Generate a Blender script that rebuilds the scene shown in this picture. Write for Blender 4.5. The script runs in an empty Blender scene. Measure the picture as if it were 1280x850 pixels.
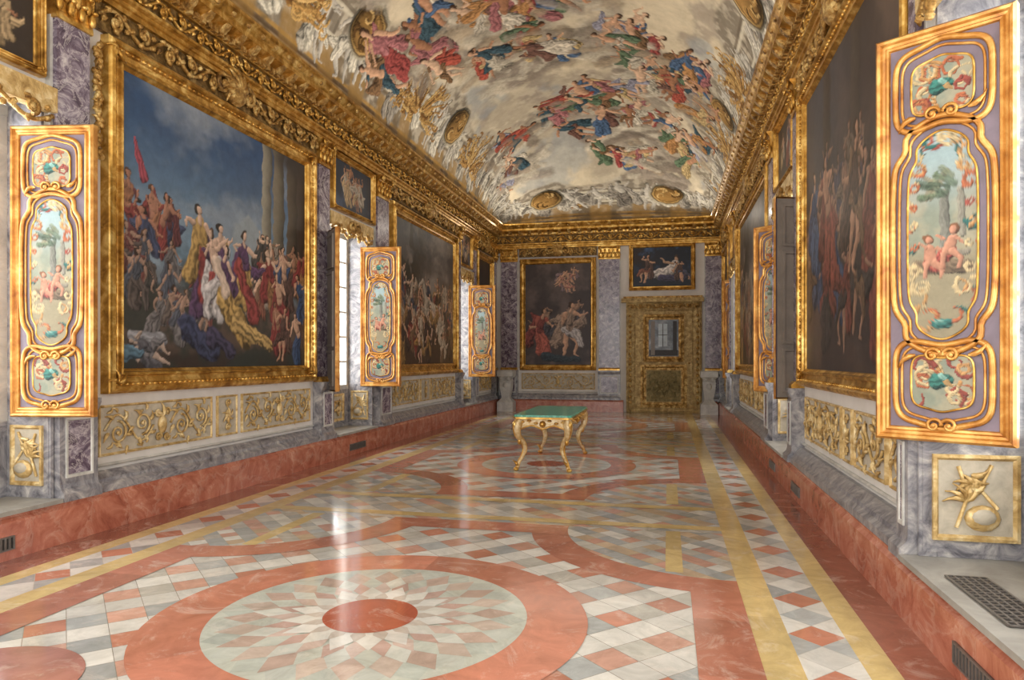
import bpy, math, random
import numpy as np
from mathutils import Vector
random.seed(3)
pi = math.pi
SC = bpy.context.scene
COL = SC.collection

# ------------------------------------------------------------------ helpers
def L1c(v):
    return v/12.92 if v <= 0.04045 else ((v+0.055)/1.055)**2.4
def lin(c):
    return tuple(L1c(x/255.0) for x in c)

class MB:
    def __init__(s):
        s.v=[]; s.f=[]; s.m=[]; s.s=[]
    def add(s, vs, fs, m=0, sm=False):
        b=len(s.v); s.v.extend(vs)
        for f in fs:
            s.f.append(tuple(b+i for i in f)); s.m.append(m); s.s.append(sm)
    def merge(s,o,fn):
        b=len(s.v); s.v.extend([fn(v) for v in o.v])
        for f,m,k in zip(o.f,o.m,o.s):
            s.f.append(tuple(b+i for i in f)); s.m.append(m); s.s.append(k)
    def box(s,x0,x1,y0,y1,z0,z1,m=0):
        s.add([(x0,y0,z0),(x1,y0,z0),(x1,y1,z0),(x0,y1,z0),(x0,y0,z1),(x1,y0,z1),(x1,y1,z1),(x0,y1,z1)],
              [(0,3,2,1),(4,5,6,7),(0,1,5,4),(1,2,6,5),(2,3,7,6),(3,0,4,7)],m)
    def frame(s,x0,x1,z0,z1,prof,m=0,y=0.0):
        vs=[];fs=[]
        for (i,p) in prof:
            vs += [(x0+i,y-p,z0+i),(x1-i,y-p,z0+i),(x1-i,y-p,z1-i),(x0+i,y-p,z1-i)]
        for k in range(len(prof)-1):
            for j in range(4):
                a=k*4+j; b=k*4+(j+1)%4
                fs.append((a,b,b+4,a+4))
        s.add(vs,fs,m)
    def tube(s,pts,rad,m=0,n=6,flat=1.0,closed=False):
        P=[Vector(p) for p in pts]; N=len(P)
        if not hasattr(rad,'__len__'): rad=[rad]*N
        vs=[];fs=[]
        up=Vector((0,1,0))
        for i in range(N):
            t=(P[(i+1)%N]-P[i-1]) if closed else (P[min(i+1,N-1)]-P[max(i-1,0)])
            if t.length<1e-9: t=Vector((0,0,1))
            t.normalize()
            u = up if abs(t.dot(up))<0.95 else Vector((1,0,0))
            a=t.cross(u).normalized(); b=t.cross(a).normalized()
            for k in range(n):
                an=2*pi*k/n
                q=P[i]+a*(math.cos(an)*rad[i])+b*(math.sin(an)*rad[i]*flat)
                vs.append(tuple(q))
        for i in range(N if closed else N-1):
            i3=(i+1)%N
            for k in range(n):
                k2=(k+1)%n
                fs.append((i*n+k,i*n+k2,i3*n+k2,i3*n+k))
        if not closed:
            fs.append(tuple(range(n))); fs.append(tuple((N-1)*n+k for k in range(n)))
        s.add(vs,fs,m,True)
    def ell(s,c,r,m=0,nu=8,nv=5):
        vs=[];fs=[]
        for j in range(nv+1):
            ph=-pi/2+pi*j/nv
            for i in range(nu):
                th=2*pi*i/nu
                vs.append((c[0]+r[0]*math.cos(ph)*math.cos(th),c[1]+r[1]*math.cos(ph)*math.sin(th),c[2]+r[2]*math.sin(ph)))
        for j in range(nv):
            for i in range(nu):
                i2=(i+1)%nu
                fs.append((j*nu+i,j*nu+i2,(j+1)*nu+i2,(j+1)*nu+i))
        s.add(vs,fs,m,True)
    def sweepx(s,x0,x1,prof,m=0):
        k=len(prof)
        vs=[(x0,-n,z) for n,z in prof]+[(x1,-n,z) for n,z in prof]
        fs=[(i,i+1,k+i+1,k+i) for i in range(k-1)]
        fs.append(tuple(range(k))); fs.append(tuple(range(2*k-1,k-1,-1)))
        s.add(vs,fs,m)
    def sqloft(s,cx,cy,prof,m=0):
        vs=[];fs=[]
        for r,z in prof:
            vs+=[(cx-r,cy-r,z),(cx+r,cy-r,z),(cx+r,cy+r,z),(cx-r,cy+r,z)]
        for k in range(len(prof)-1):
            for j in range(4):
                a=k*4+j;b=k*4+(j+1)%4
                fs.append((a,b,b+4,a+4))
        n=len(prof)
        fs.append((0,1,2,3)); fs.append(tuple(4*(n-1)+i for i in range(4)))
        s.add(vs,fs,m)
    def spiral(s,cx,cz,r,y,rad,m=0,turns=1.5,d=1,a0=0.0,n=5):
        N=int(14*turns)+2
        pts=[];rr=[]
        for i in range(N):
            t=i/(N-1)
            a=a0+d*2*pi*turns*t
            q=r*(1-t*0.82)
            pts.append((cx+q*math.cos(a),y-0.006*t,cz+q*math.sin(a))); rr.append(rad*(1-0.35*t))
        s.tube(pts,rr,m,n)
        s.ell((cx,y,cz),(rad*1.5,rad*1.4,rad*1.5),m,6,4)
    def leafy(s,x,z,l,ang,y,rad,m=0):
        p=[];r=[]
        for i in range(5):
            t=i/4; a=ang+0.7*t
            p.append((x+l*t*math.cos(a),y-0.012*math.sin(pi*t),z+l*t*math.sin(a))); r.append(rad*(0.5+1.2*math.sin(pi*min(t*1.1,1))) *(1-0.75*t)+0.002)
        s.tube(p,r,m,5)
    def vine(s,x0,x1,zc,amp,y,rad,m=0,hp=0.4):
        n=max(1,int(round((x1-x0)/hp))); hp=(x1-x0)/n
        pts=[]
        K=n*10
        for i in range(K+1):
            t=i/K*n
            pts.append((x0+hp*t,y,zc+amp*0.75*math.sin(pi*t)))
        s.tube(pts,rad*0.9,m,5)
        for k in range(n):
            xc=x0+hp*(k+0.5); sg=1 if k%2==0 else -1
            s.spiral(xc,zc-sg*amp*0.18,amp*0.62,y-rad*0.4,rad,m,1.5,-sg,pi*0.5*sg,5)
            for j in range(5):
                a=sg*(-0.5)+j*1.3
                s.leafy(xc+hp*0.36*math.cos(a),zc+amp*0.6*math.sin(a),amp*0.55,a,y,rad*1.1,m)

def tag(ob,kind=None,label=None,cat=None,group=None):
    if kind: ob['kind']=kind
    if label: ob['label']=label
    if cat: ob['category']=cat
    if group: ob['group']=group
def finish(name,mb,mats,loc=(0,0,0),rot=0.0,parent=None,kind=None,label=None,cat=None,group=None):
    me=bpy.data.meshes.new(name)
    me.from_pydata(mb.v,[],mb.f)
    for m in mats: me.materials.append(m)
    me.polygons.foreach_set('material_index',mb.m)
    me.polygons.foreach_set('use_smooth',mb.s)
    me.update()
    ob=bpy.data.objects.new(name,me); COL.objects.link(ob)
    if parent: ob.parent=parent
    ob.location=loc; ob.rotation_euler=(0,0,rot)
    tag(ob,kind,label,cat,group)
    return ob
def empty(name,loc,rot=0.0,**k):
    ob=bpy.data.objects.new(name,None); COL.objects.link(ob)
    ob.empty_display_size=0.1; ob.location=loc; ob.rotation_euler=(0,0,rot)
    tag(ob,**k); return ob

# ------------------------------------------------------------------ materials
def newmat(name,rough=0.5,metal=0.0):
    m=bpy.data.materials.new(name); m.use_nodes=True
    nt=m.node_tree; b=nt.nodes['Principled BSDF']
    b.inputs['Roughness'].default_value=rough; b.inputs['Metallic'].default_value=metal
    return m,nt,b
def ramp(nt,stops):
    r=nt.nodes.new('ShaderNodeValToRGB'); e=r.color_ramp.elements
    while len(e)<len(stops): e.new(0.5)
    for i,(p,c) in enumerate(stops):
        e[i].position=p; e[i].color=(*lin(c),1)
    return r
def noise(nt,co,scale,detail=6,dist=0.0,rough=0.6):
    n=nt.nodes.new('ShaderNodeTexNoise'); n.inputs['Scale'].default_value=scale
    n.inputs['Detail'].default_value=detail; n.inputs['Distortion'].default_value=dist
    n.inputs['Roughness'].default_value=rough
    nt.links.new(co,n.inputs['Vector']); return n
def coords(nt,kind='Object'):
    t=nt.nodes.new('ShaderNodeTexCoord'); return t.outputs[kind]
def addbump(nt,b,h,strength=0.3,dist=0.01):
    bp=nt.nodes.new('ShaderNodeBump'); bp.inputs['Strength'].default_value=strength; bp.inputs['Distance'].default_value=dist
    nt.links.new(h,bp.inputs['Height']); nt.links.new(bp.outputs[0],b.inputs['Normal'])
def marble(name,stops,scale=2.0,rough=0.25,dist=1.2,cells=None,bump=0.0):
    m,nt,b=newmat(name,rough); co=coords(nt)
    n=noise(nt,co,scale,9,dist,0.68); r=ramp(nt,stops)
    nt.links.new(n.outputs['Fac'],r.inputs[0]); out=r.outputs[0]
    if cells:
        v=nt.nodes.new('ShaderNodeTexVoronoi'); v.feature='DISTANCE_TO_EDGE'; v.inputs['Scale'].default_value=cells[0]
        ad=nt.nodes.new('ShaderNodeMixRGB'); ad.blend_type='LINEAR_LIGHT'; ad.inputs[0].default_value=0.25
        nt.links.new(co,ad.inputs[1]); nt.links.new(n.outputs['Color'],ad.inputs[2])
        nt.links.new(ad.outputs[0],v.inputs['Vector'])
        mr=nt.nodes.new('ShaderNodeMapRange'); mr.inputs[1].default_value=0.0; mr.inputs[2].default_value=0.07
        mr.inputs[3].default_value=cells[2]; mr.inputs[4].default_value=0.0
        nt.links.new(v.outputs['Distance'],mr.inputs[0])
        mx=nt.nodes.new('ShaderNodeMixRGB'); mx.inputs[2].default_value=(*lin(cells[1]),1)
        nt.links.new(mr.outputs[0],mx.inputs[0]); nt.links.new(out,mx.inputs[1]); out=mx.outputs[0]
    nt.links.new(out,b.inputs['Base Color'])
    if bump: addbump(nt,b,n.outputs['Fac'],bump,0.01)
    return m
def gold(name,stops,rough=0.35,metal=0.75,s1=14,carve=0.0,carve_scale=18,bump=0.2):
    m,nt,b=newmat(name,rough,metal); co=coords(nt)
    n=noise(nt,co,s1,6,0.5); r=ramp(nt,stops)
    nt.links.new(n.outputs['Fac'],r.inputs[0]); nt.links.new(r.outputs[0],b.inputs['Base Color'])
    if carve>0:
        v=nt.nodes.new('ShaderNodeTexVoronoi'); v.feature='SMOOTH_F1'; v.inputs['Scale'].default_value=carve_scale
        ad=nt.nodes.new('ShaderNodeMixRGB'); ad.blend_type='LINEAR_LIGHT'; ad.inputs[0].default_value=0.12
        nt.links.new(co,ad.inputs[1]); nt.links.new(n.outputs['Color'],ad.inputs[2])
        nt.links.new(ad.outputs[0],v.inputs['Vector'])
        addbump(nt,b,v.outputs['Distance'],carve,0.03)
    else:
        addbump(nt,b,n.outputs['Fac'],bump,0.006)
    return m
def plain(name,c,rough=0.6,var=0.12,scale=6,metal=0.0,bump=0.1):
    c2=tuple(max(0,x*(1-var)) for x in c); c3=tuple(min(255,x*(1+var*0.5)) for x in c)
    m,nt,b=newmat(name,rough,metal); co=coords(nt); n=noise(nt,co,scale,6,0.4)
    r=ramp(nt,[(0.3,c2),(0.7,c3)]); nt.links.new(n.outputs['Fac'],r.inputs[0]); nt.links.new(r.outputs[0],b.inputs['Base Color'])
    addbump(nt,b,n.outputs['Fac'],bump,0.005); return m
def attrmat(name,rough,scale,amt,spec=0.5,vein=True,bump=0.0):
    m,nt,b=newmat(name,rough); co=coords(nt)
    a=nt.nodes.new('ShaderNodeAttribute'); a.attribute_name='Col'
    n=noise(nt,co,scale,9,1.0 if vein else 0.2,0.7)
    r=nt.nodes.new('ShaderNodeValToRGB'); e=r.color_ramp.elements
    e[0].position=0.3; e[0].color=(1-amt,1-amt,1-amt*1.05,1); e[1].position=0.65; e[1].color=(1+amt*0.3,)*3+(1,)
    nt.links.new(n.outputs['Fac'],r.inputs[0])
    mx=nt.nodes.new('ShaderNodeMixRGB'); mx.blend_type='MULTIPLY'; mx.inputs[0].default_value=1
    nt.links.new(a.outputs['Color'],mx.inputs[1]); nt.links.new(r.outputs[0],mx.inputs[2])
    out=mx.outputs[0]
    if vein:
        n2=noise(nt,co,scale*0.45,8,2.5,0.75)
        mr=nt.nodes.new('ShaderNodeMapRange'); mr.inputs[1].default_value=0.54; mr.inputs[2].default_value=0.74
        mr.inputs[3].default_value=0.0; mr.inputs[4].default_value=0.5
        nt.links.new(n2.outputs['Fac'],mr.inputs[0])
        m2=nt.nodes.new('ShaderNodeMixRGB'); m2.inputs[2].default_value=(*lin((232,216,200)),1)
        nt.links.new(mr.outputs[0],m2.inputs[0]); nt.links.new(out,m2.inputs[1]); out=m2.outputs[0]
        r2=nt.nodes.new('ShaderNodeMapRange'); r2.inputs[3].default_value=rough-0.05; r2.inputs[4].default_value=rough+0.08
        nt.links.new(n.outputs['Fac'],r2.inputs[0]); nt.links.new(r2.outputs[0],b.inputs['Roughness'])
    nt.links.new(out,b.inputs['Base Color'])
    b.inputs['Specular IOR Level'].default_value=spec
    if bump: addbump(nt,b,n.outputs['Fac'],bump,0.004)
    return m

M_RED=marble('red_marble',[(0.3,(136,72,56)),(0.45,(170,100,78)),(0.6,(190,122,98)),(0.75,(214,168,146))],3.0,0.22,1.6,(2.6,(206,164,142),0.35))
M_PURP=marble('breccia_marble',[(0.3,(54,44,56)),(0.45,(96,82,96)),(0.56,(136,124,136)),(0.7,(204,196,194))],3.2,0.22,2.2,(5.5,(212,204,200),0.6))
M_GREY=marble('grey_marble',[(0.32,(76,74,80)),(0.46,(126,124,128)),(0.60,(164,160,158)),(0.72,(206,200,192))],3.4,0.28,2.6)
M_SLAB=marble('stone_slab',[(0.3,(128,124,116)),(0.7,(172,168,158))],3.0,0.5,0.6)
M_WHITE=plain('white_plaster',(216,211,203),0.7,0.05,3)
M_STONE=marble('white_marble',[(0.3,(160,158,152)),(0.6,(204,202,194)),(0.8,(226,224,218))],3.0,0.4,1.0)
M_CREAM=plain('cream_stucco',(186,176,156),0.75,0.12,12,bump=0.3)
GST=[(0.3,(124,84,28)),(0.5,(192,144,64)),(0.68,(240,206,126))]
M_GOLD=gold('gilding',GST,0.32,0.7,7,bump=0.12)
M_GOLDC=gold('carved_gilding',[(0.3,(88,60,26)),(0.5,(180,138,72)),(0.7,(240,214,146))],0.38,0.55,10,0.6,22)
M_GOLDP=gold('pale_carved_gilding',[(0.3,(150,116,62)),(0.5,(204,172,112)),(0.7,(240,222,174))],0.45,0.3,9,0.4,14)
M_ANTIQ=gold('antique_gilding',[(0.3,(66,48,24)),(0.5,(122,94,50)),(0.7,(178,146,88))],0.45,0.4,12,0.5,26)
M_DOORG=gold('door_gilding',[(0.3,(124,98,58)),(0.5,(176,148,94)),(0.7,(218,194,138))],0.45,0.3,10,0.5,24)
M_WOODG=gold('gilded_wood',[(0.3,(150,90,34)),(0.5,(196,136,62)),(0.7,(232,186,108))],0.3,0.4,7)
M_LILAC=plain('lilac_grey_paint',(122,108,118),0.5,0.14,5)
M_BACK=plain('grey_brown_paint',(128,118,108),0.5,0.12,5)
M_GREEN=marble('green_marble',[(0.3,(56,132,108)),(0.5,(92,170,144)),(0.64,(136,198,174)),(0.76,(204,228,214))],9.0,0.15,2.5)
M_IVORY=gold('ivory_gilt_lacquer',[(0.35,(176,136,72)),(0.5,(210,184,134)),(0.62,(224,206,166))],0.35,0.15,16)
M_DARK=plain('dark_iron',(54,50,48),0.5,0.15,20,0.4)
M_GRILLE=plain('steel_grille',(120,114,108),0.4,0.1,20,0.5)
M_CANVAS=attrmat('oil_paint',0.42,9,0.2,0.3,False,0.15)
M_FRESCO=attrmat('fresco_paint',0.85,3,0.2,0.1,False,0.0)
M_PANEL=attrmat('shutter_paint',0.4,16,0.16,0.3,False,0.1)
M_FLOOR=attrmat('inlaid_marble_floor',0.12,4,0.26,0.65,True,0.0)

def glassmat():
    m=bpy.data.materials.new('window_glass'); m.use_nodes=True; nt=m.node_tree
    nt.nodes.remove(nt.nodes['Principled BSDF']); o=nt.nodes['Material Output']
    t=nt.nodes.new('ShaderNodeBsdfTransparent'); g=nt.nodes.new('ShaderNodeBsdfGlossy'); g.inputs['Roughness'].default_value=0.05
    co=coords(nt); n=noise(nt,co,3,2)
    mr=nt.nodes.new('ShaderNodeMapRange'); mr.inputs[3].default_value=0.04; mr.inputs[4].default_value=0.1
    nt.links.new(n.outputs['Fac'],mr.inputs[0])
    x=nt.nodes.new('ShaderNodeMixShader'); nt.links.new(mr.outputs[0],x.inputs[0])
    nt.links.new(t.outputs[0],x.inputs[1]); nt.links.new(g.outputs[0],x.inputs[2]); nt.links.new(x.outputs[0],o.inputs[0])
    return m
M_GLASS=glassmat()

# ------------------------------------------------------------------ vertex painting
LAT=np.random.RandomState(11).rand(256,256)
def vn(x,y):
    xi=np.floor(x).astype(int); yi=np.floor(y).astype(int); fx=x-xi; fy=y-yi
    fx=fx*fx*(3-2*fx); fy=fy*fy*(3-2*fy)
    a=LAT[xi&255,yi&255]; b=LAT[(xi+1)&255,yi&255]; c=LAT[xi&255,(yi+1)&255]; d=LAT[(xi+1)&255,(yi+1)&255]
    return (a*(1-fx)+b*fx)*(1-fy)+(c*(1-fx)+d*fx)*fy
def fbm(x,y,o=5,sd=0.0):
    r=0;a=0.5;t=0
    for i in range(o):
        r=r+a*vn(x+sd+i*17.3,y+sd*1.7+i*9.1); t+=a; a*=0.55; x=x*2.03; y=y*2.03
    return r/t
def ss(a,b,x):
    t=np.clip((x-a)/(b-a),0,1); return t*t*(3-2*t)
class Paint:
    def __init__(s,x,z,warp=0.03,wf=5.0):
        s.x=x+warp*2*(fbm(x*wf,z*wf,3,1.7)-0.5)*1.6; s.z=z+warp*2*(fbm(x*wf,z*wf,3,8.2)-0.5)*1.6
        s.c=np.zeros((len(x),3)); s.k=0; s.base=0.74; s.con=0.5; s.mute=0.0
        s.nf=fbm(x*9,z*9,3,3.3); s.n2=fbm(x*20,z*20,2,5.3)
    def fill(s,a,col):
        col=np.array(lin(col)); a=np.asarray(a)[:,None]; s.c=s.c*(1-a)+col*a
    def stroke(s,ax,az,bx,bz,ra,rb,col,fold=0.0,soft=0.18,op=1.0,rag=0.25):
        s.k+=1
        R=max(ra,rb)*1.25
        m=np.nonzero((s.x>min(ax,bx)-R)&(s.x<max(ax,bx)+R)&(s.z>min(az,bz)-R)&(s.z<max(az,bz)+R))[0]
        if len(m)==0: return
        px=s.x[m];pz=s.z[m]; dx=bx-ax;dz=bz-az; LL=dx*dx+dz*dz+1e-9
        t=np.clip(((px-ax)*dx+(pz-az)*dz)/LL,0,1); r=ra+(rb-ra)*t
        ox=px-(ax+dx*t); oz=pz-(az+dz*t); q=np.sqrt(ox*ox+oz*oz)/r
        q=q+(s.nf[m]-0.5)*rag
        a=ss(1.0,1.0-soft,q)*op
        l=(-0.5*ox+0.75*oz)/r
        sh=s.base+s.con*l-0.25*ss(0.6,1.0,q)+0.3*(s.n2[m]-0.5)
        if fold>0:
            L=math.sqrt(LL); ac=(ox*(-dz)+oz*dx)/L/r
            sh=sh+fold*np.sin(ac*7+6*s.nf[m]*2+t*3+s.k)
        sh=np.clip(sh,0.12,1.45)
        col=np.array(lin(col)); g=col.mean(); col=col*(1-s.mute)+g*s.mute
        cc=col[None,:]*sh[:,None]
        s.c[m]=s.c[m]*(1-a[:,None])+cc*a[:,None]
    def figure(s,x,z,h,robe,robe2,rg,ang=0.0,skin=(222,170,132),hair=(70,46,30),nude=0.4,fly=0):
        ca=math.cos(ang);sa=math.sin(ang)
        def T(u,v): return x+h*(u*ca-v*sa), z+h*(u*sa+v*ca)
        def st(u0,v0,u1,v1,r0,r1,c,f=0.0,sf=0.2): 
            a=T(u0,v0);b=T(u1,v1); s.stroke(a[0],a[1],b[0],b[1],r0*h,r1*h,c,f,sf)
        k=1 if rg.random()<0.5 else -1
        sw=rg.uniform(-0.12,0.12); ln=rg.uniform(-0.1,0.1)
        for i in range(fly):
            a=rg.uniform(0,6.28); u=rg.uniform(0.25,0.5); mu,mv=0.25*math.cos(a),0.5+0.2*math.sin(a)
            st(0,0.5,mu,mv,0.05,0.1,robe2,0.3); st(mu,mv,mu+u*0.5*math.cos(a+0.8),mv+u*0.5*math.sin(a+0.8),0.1,0.03,robe2,0.3)
        st(-0.08*k,0.72,-0.24*k,0.28,0.06,0.13,robe2,0.3)
        kn=rg.uniform(0.05,0.22)
        if rg.random()<nude:
            st(0.02*k,0.44,kn*k,0.24,0.07,0.048,skin); st(kn*k,0.24,(kn-0.08)*k,0.03,0.046,0.024,skin); st((kn-0.08)*k,0.02,(kn-0.03)*k,0.0,0.022,0.016,skin)
            st(-0.04*k,0.44,-0.08*k,0.24,0.068,0.046,skin); st(-0.08*k,0.24,-0.11*k,0.02,0.045,0.024,skin)
            st(-0.09*k,0.47,0.11*k,0.4,0.07,0.09,robe,0.3); st(0.11*k,0.4,0.2*k,0.2,0.07,0.05,robe,0.3)
        else:
            st(0,0.5,sw,0.1,0.10,0.17,robe,0.3); st(0,0.44,kn*k,0.28,0.10,0.10,robe,0.25)
            st(kn*k,0.24,kn*k*0.9,0.03,0.08,0.11,robe,0.3)
        tor=skin if rg.random()<nude else robe2
        st(0,0.5,ln*0.6,0.60,0.075,0.078,tor,0.05 if tor==skin else 0.25)
        st(ln*0.6,0.60,ln,0.73,0.08,0.098,tor,0.05 if tor==skin else 0.2)
        for sd in (-1,1):
            e=(ln+sd*rg.uniform(0.14,0.24),rg.uniform(0.55,0.8)); hh=(e[0]+sd*rg.uniform(-0.12,0.14),e[1]+rg.uniform(-0.16,0.18))
            st(ln+sd*0.09,0.75,e[0],e[1],0.04,0.03,skin if rg.random()<0.7 else robe); st(e[0],e[1],hh[0],hh[1],0.029,0.018,skin)
            st(hh[0],hh[1],hh[0]+sd*0.02,hh[1]+0.02,0.022,0.014,skin)
        hx=ln+rg.uniform(-0.04,0.04)
        st(ln,0.77,hx,0.84,0.034,0.03,skin)
        st(hx-0.012*k,0.905,hx-0.02*k,0.885,0.060,0.055,hair,0.1)
        st(hx+0.012*k,0.895,hx+0.014*k,0.865,0.042,0.034,skin)
    def arcs(s,x,z,r,col,w,a0,a1,shrink=0.6):
        n=7; p=None
        for i in range(n+1):
            t=i/n; a=a0+(a1-a0)*t; q=r*(1-(1-shrink)*t); c=(x+q*math.cos(a),z+q*math.sin(a))
            if p: s.stroke(p[0],p[1],c[0],c[1],w*(1-0.6*(i-1)/n),w*(1-0.6*t),col,0.1)
            p=c

def colattr(me,c):
    at=me.color_attributes.new('Col','FLOAT_COLOR','POINT')
    a=np.ones((len(c),4),dtype=np.float32); a[:,:3]=np.clip(c,0,1)
    at.data.foreach_set('color',a.ravel())
def gridmesh(name,P,n,m,c,mat,loc=(0,0,0),rot=0.0,parent=None,smooth=False):
    me=bpy.data.meshes.new(name)
    idx=np.arange(n*m).reshape(n,m)
    q=np.stack([idx[:-1,:-1],idx[1:,:-1],idx[1:,1:],idx[:-1,1:]],-1).reshape(-1,4)
    me.from_pydata(P.tolist(),[],q.tolist())
    me.materials.append(mat)
    if smooth: me.polygons.foreach_set('use_smooth',[True]*len(q))
    colattr(me,c); me.update()
    ob=bpy.data.objects.new(name,me); COL.objects.link(ob)
    if parent: ob.parent=parent
    ob.location=loc; ob.rotation_euler=(0,0,rot)
    return ob
def R(seed): return random.Random(seed)
SKIN=[(214,166,130),(196,144,108),(224,184,150),(170,118,84)]

def bg_sky(p,W,H,top,mid,cloud,amt,sd):
    n=fbm(p.x*0.9,p.z*1.6,5,sd); zz=p.z/H
    p.fill(np.ones(len(p.x)),mid); p.fill(ss(0.3,0.95,zz),top)
    p.fill(ss(0.42,0.75,n)*amt,cloud)
def crowd(p,rg,n,x0,x1,z0,z1,h,pal,skin=None,nude=0.35,tilt=0.3):
    L=[(rg.uniform(z0,z1),rg.uniform(x0,x1)) for _ in range(n)]
    L.sort(reverse=True)
    for z,x in L:
        p.figure(x,z,h*rg.uniform(0.85,1.15),rg.choice(pal),rg.choice(pal),rg,rg.uniform(-tilt,tilt),skin or rg.choice(SKIN),rg.choice([(60,40,26),(90,60,36),(44,34,28)]),nude,1)

def art_blue(p,W,H):
    rg=R(5); p.mute=0.18
    bg_sky(p,W,H,(48,74,108),(118,142,158),(156,162,166),0.6,1.2)
    n=fbm(p.x*1.4,p.z*1.4,4,33); p.fill(ss(0.5,0.7,n)*ss(0.2,0.8,p.z/H)*0.4,(64,80,104))
    p.fill((ss(0.50,0.53,p.x/W)*ss(0.70,0.67,p.x/W)*ss(0.62,0.60,p.z/H-0.05*np.maximum(0,1-abs(p.x/W-0.6)*16))),(134,142,146))
    for cx,w,c in ((0.72,0.03,(138,132,116)),(0.80,0.04,(112,104,88)),(0.90,0.04,(78,68,56)),(0.98,0.05,(58,48,42))):
        d=(p.x/W-cx)/w; a=ss(1.0,0.9,abs(d))*ss(0.3,0.34,p.z/H)
        col=np.array(lin(c))[None,:]*(0.75-0.5*d)[:,None]
        p.c=p.c*(1-a[:,None])+np.clip(col,0,1)*a[:,None]
    p.fill(ss(0.66,0.9,p.x/W)*ss(0.88,0.97,p.z/H),(52,46,44))
    p.fill(ss(0.42,0.25,p.z/H+0.08*(p.nf-0.5)),(84,70,60))
    p.fill(ss(0.10,0.04,p.z/H),(52,42,36))
    n=fbm(p.x*3,p.z*3,4,7); p.fill(ss(0.42,0.62,n)*ss(0.56,0.3,p.z/H)*0.8,(42,48,42))
    p.stroke(0.055*W,0.78*H,0.08*W,0.66*H,0.02,0.07,(170,64,82),0.3)
    crowd(p,rg,7,0.0,0.2*W,0.34*H,0.44*H,0.65,[(140,56,50),(104,52,54),(64,74,104),(160,106,70)],(180,122,92))
    crowd(p,rg,14,0.0,0.36*W,0.08*H,0.3*H,0.6,[(96,84,76),(114,108,106),(120,66,58),(80,84,94),(70,66,60)],(170,134,110))
    crowd(p,rg,14,0.60*W,0.88*W,0.2*H,0.42*H,0.62,[(140,104,76),(100,82,66),(140,84,60),(150,136,120),(70,66,62)])
    crowd(p,rg,10,0.76*W,1.0*W,0.02*H,0.35*H,0.85,[(140,50,46),(56,80,116),(150,104,58),(94,66,54)])
    p.stroke(0.36*W,0.52*H,0.33*W,0.24*H,0.10,0.18,(88,60,92),0.35)
    crowd(p,rg,5,0.34*W,0.58*W,0.16*H,0.28*H,1.0,[(96,62,100),(150,58,52),(184,146,70),(196,188,184)],(220,180,150),0.3,0.25)
    p.stroke(0.54*W,0.42*H,0.64*W,0.22*H,0.09,0.13,(150,58,52),0.35)
    p.stroke(0.46*W,0.28*H,0.58*W,0.14*H,0.16,0.2,(184,146,68),0.4); p.stroke(0.54*W,0.18*H,0.74*W,0.09*H,0.15,0.08,(186,150,78),0.4)
    p.stroke(0.42*W,0.42*H,0.47*W,0.30*H,0.09,0.09,(226,198,172),0.1)
    p.stroke(0.27*W,0.16*H,0.40*W,0.05*H,0.17,0.12,(56,62,90),0.35); p.stroke(0.40*W,0.12*H,0.5*W,0.06*H,0.13,0.10,(66,60,86),0.35)
    p.stroke(0.04*W,0.12*H,0.16*W,0.09*H,0.07,0.10,(150,150,154),0.25)
    p.figure(0.2*W,0.04*H,0.7,(120,116,118),(92,90,96),R(21),1.3,(186,160,140),(70,50,36),0.5)
    p.stroke(0.0,0.06*H,0.08*W,0.05*H,0.09,0.05,(84,120,140),0.3)
def art_brown(p,W,H):
    rg=R(15); p.mute=0.15
    bg_sky(p,W,H,(58,58,62),(120,104,86),(146,136,126),0.7,4.2)
    n=fbm(p.x*2,p.z*2,4,2); p.fill(ss(0.44,0.58,n)*ss(0.35,0.6,p.z/H)*ss(0.6,0.2,p.x/W),(46,42,32))
    p.fill(ss(0.4,0.2,p.z/H),(72,56,44))
    crowd(p,rg,22,0.05*W,0.95*W,0.2*H,0.44*H,0.8,[(140,64,50),(116,88,62),(180,162,138),(72,80,96),(160,120,68),(72,56,46)],None,0.2)
    p.stroke(0.5*W,0.42*H,0.72*W,0.4*H,0.22,0.20,(186,172,150),0.15); p.stroke(0.5*W,0.46*H,0.42*W,0.62*H,0.11,0.07,(186,172,150)); p.stroke(0.42*W,0.62*H,0.36*W,0.56*H,0.065,0.045,(180,164,144))
    crowd(p,rg,18,0.0,W,0.0,0.2*H,0.9,[(140,54,44),(126,96,66),(190,172,146),(82,64,54),(170,128,64)],None,0.2)
def art_dark(p,W,H):
    rg=R(25); p.mute=0.18
    n=fbm(p.x*1.3,p.z*1.3,5,9); p.fill(np.ones(len(p.x)),(56,48,46)); p.fill(ss(0.4,0.75,n)*0.8,(92,76,66)); p.fill(ss(0.4,0.9,p.z/H)*ss(0.8,0.2,p.x/W)*0.8,(72,74,80))
    for cx in (0.3,0.62): p.stroke(cx*W,0.5*H,cx*W,H,0.2,0.2,(76,66,58),0.05,0.4)
    crowd(p,rg,14,0.1*W,0.95*W,0.3*H,0.52*H,0.8,[(72,68,86),(100,64,54),(88,72,62),(116,98,82)],(138,104,84),0.2)
    crowd(p,rg,12,0.0,0.95*W,0.05*H,0.25*H,1.1,[(60,78,108),(116,62,50),(106,82,60),(64,58,54)],(156,116,90),0.2)
    p.figure(0.14*W,0.36*H,1.1,(74,98,132),(64,86,120),R(4),0.05,(190,146,114),(60,40,30),0,1)
    p.figure(0.34*W,0.3*H,1.4,(144,72,54),(116,60,48),R(9),0.1,(184,134,102),(60,40,30),0.3,1)
    p.figure(0.6*W,0.28*H,1.4,(118,90,62),(84,64,54),R(3),-0.1,(176,130,98),(60,40,30),0.3,1)
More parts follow.
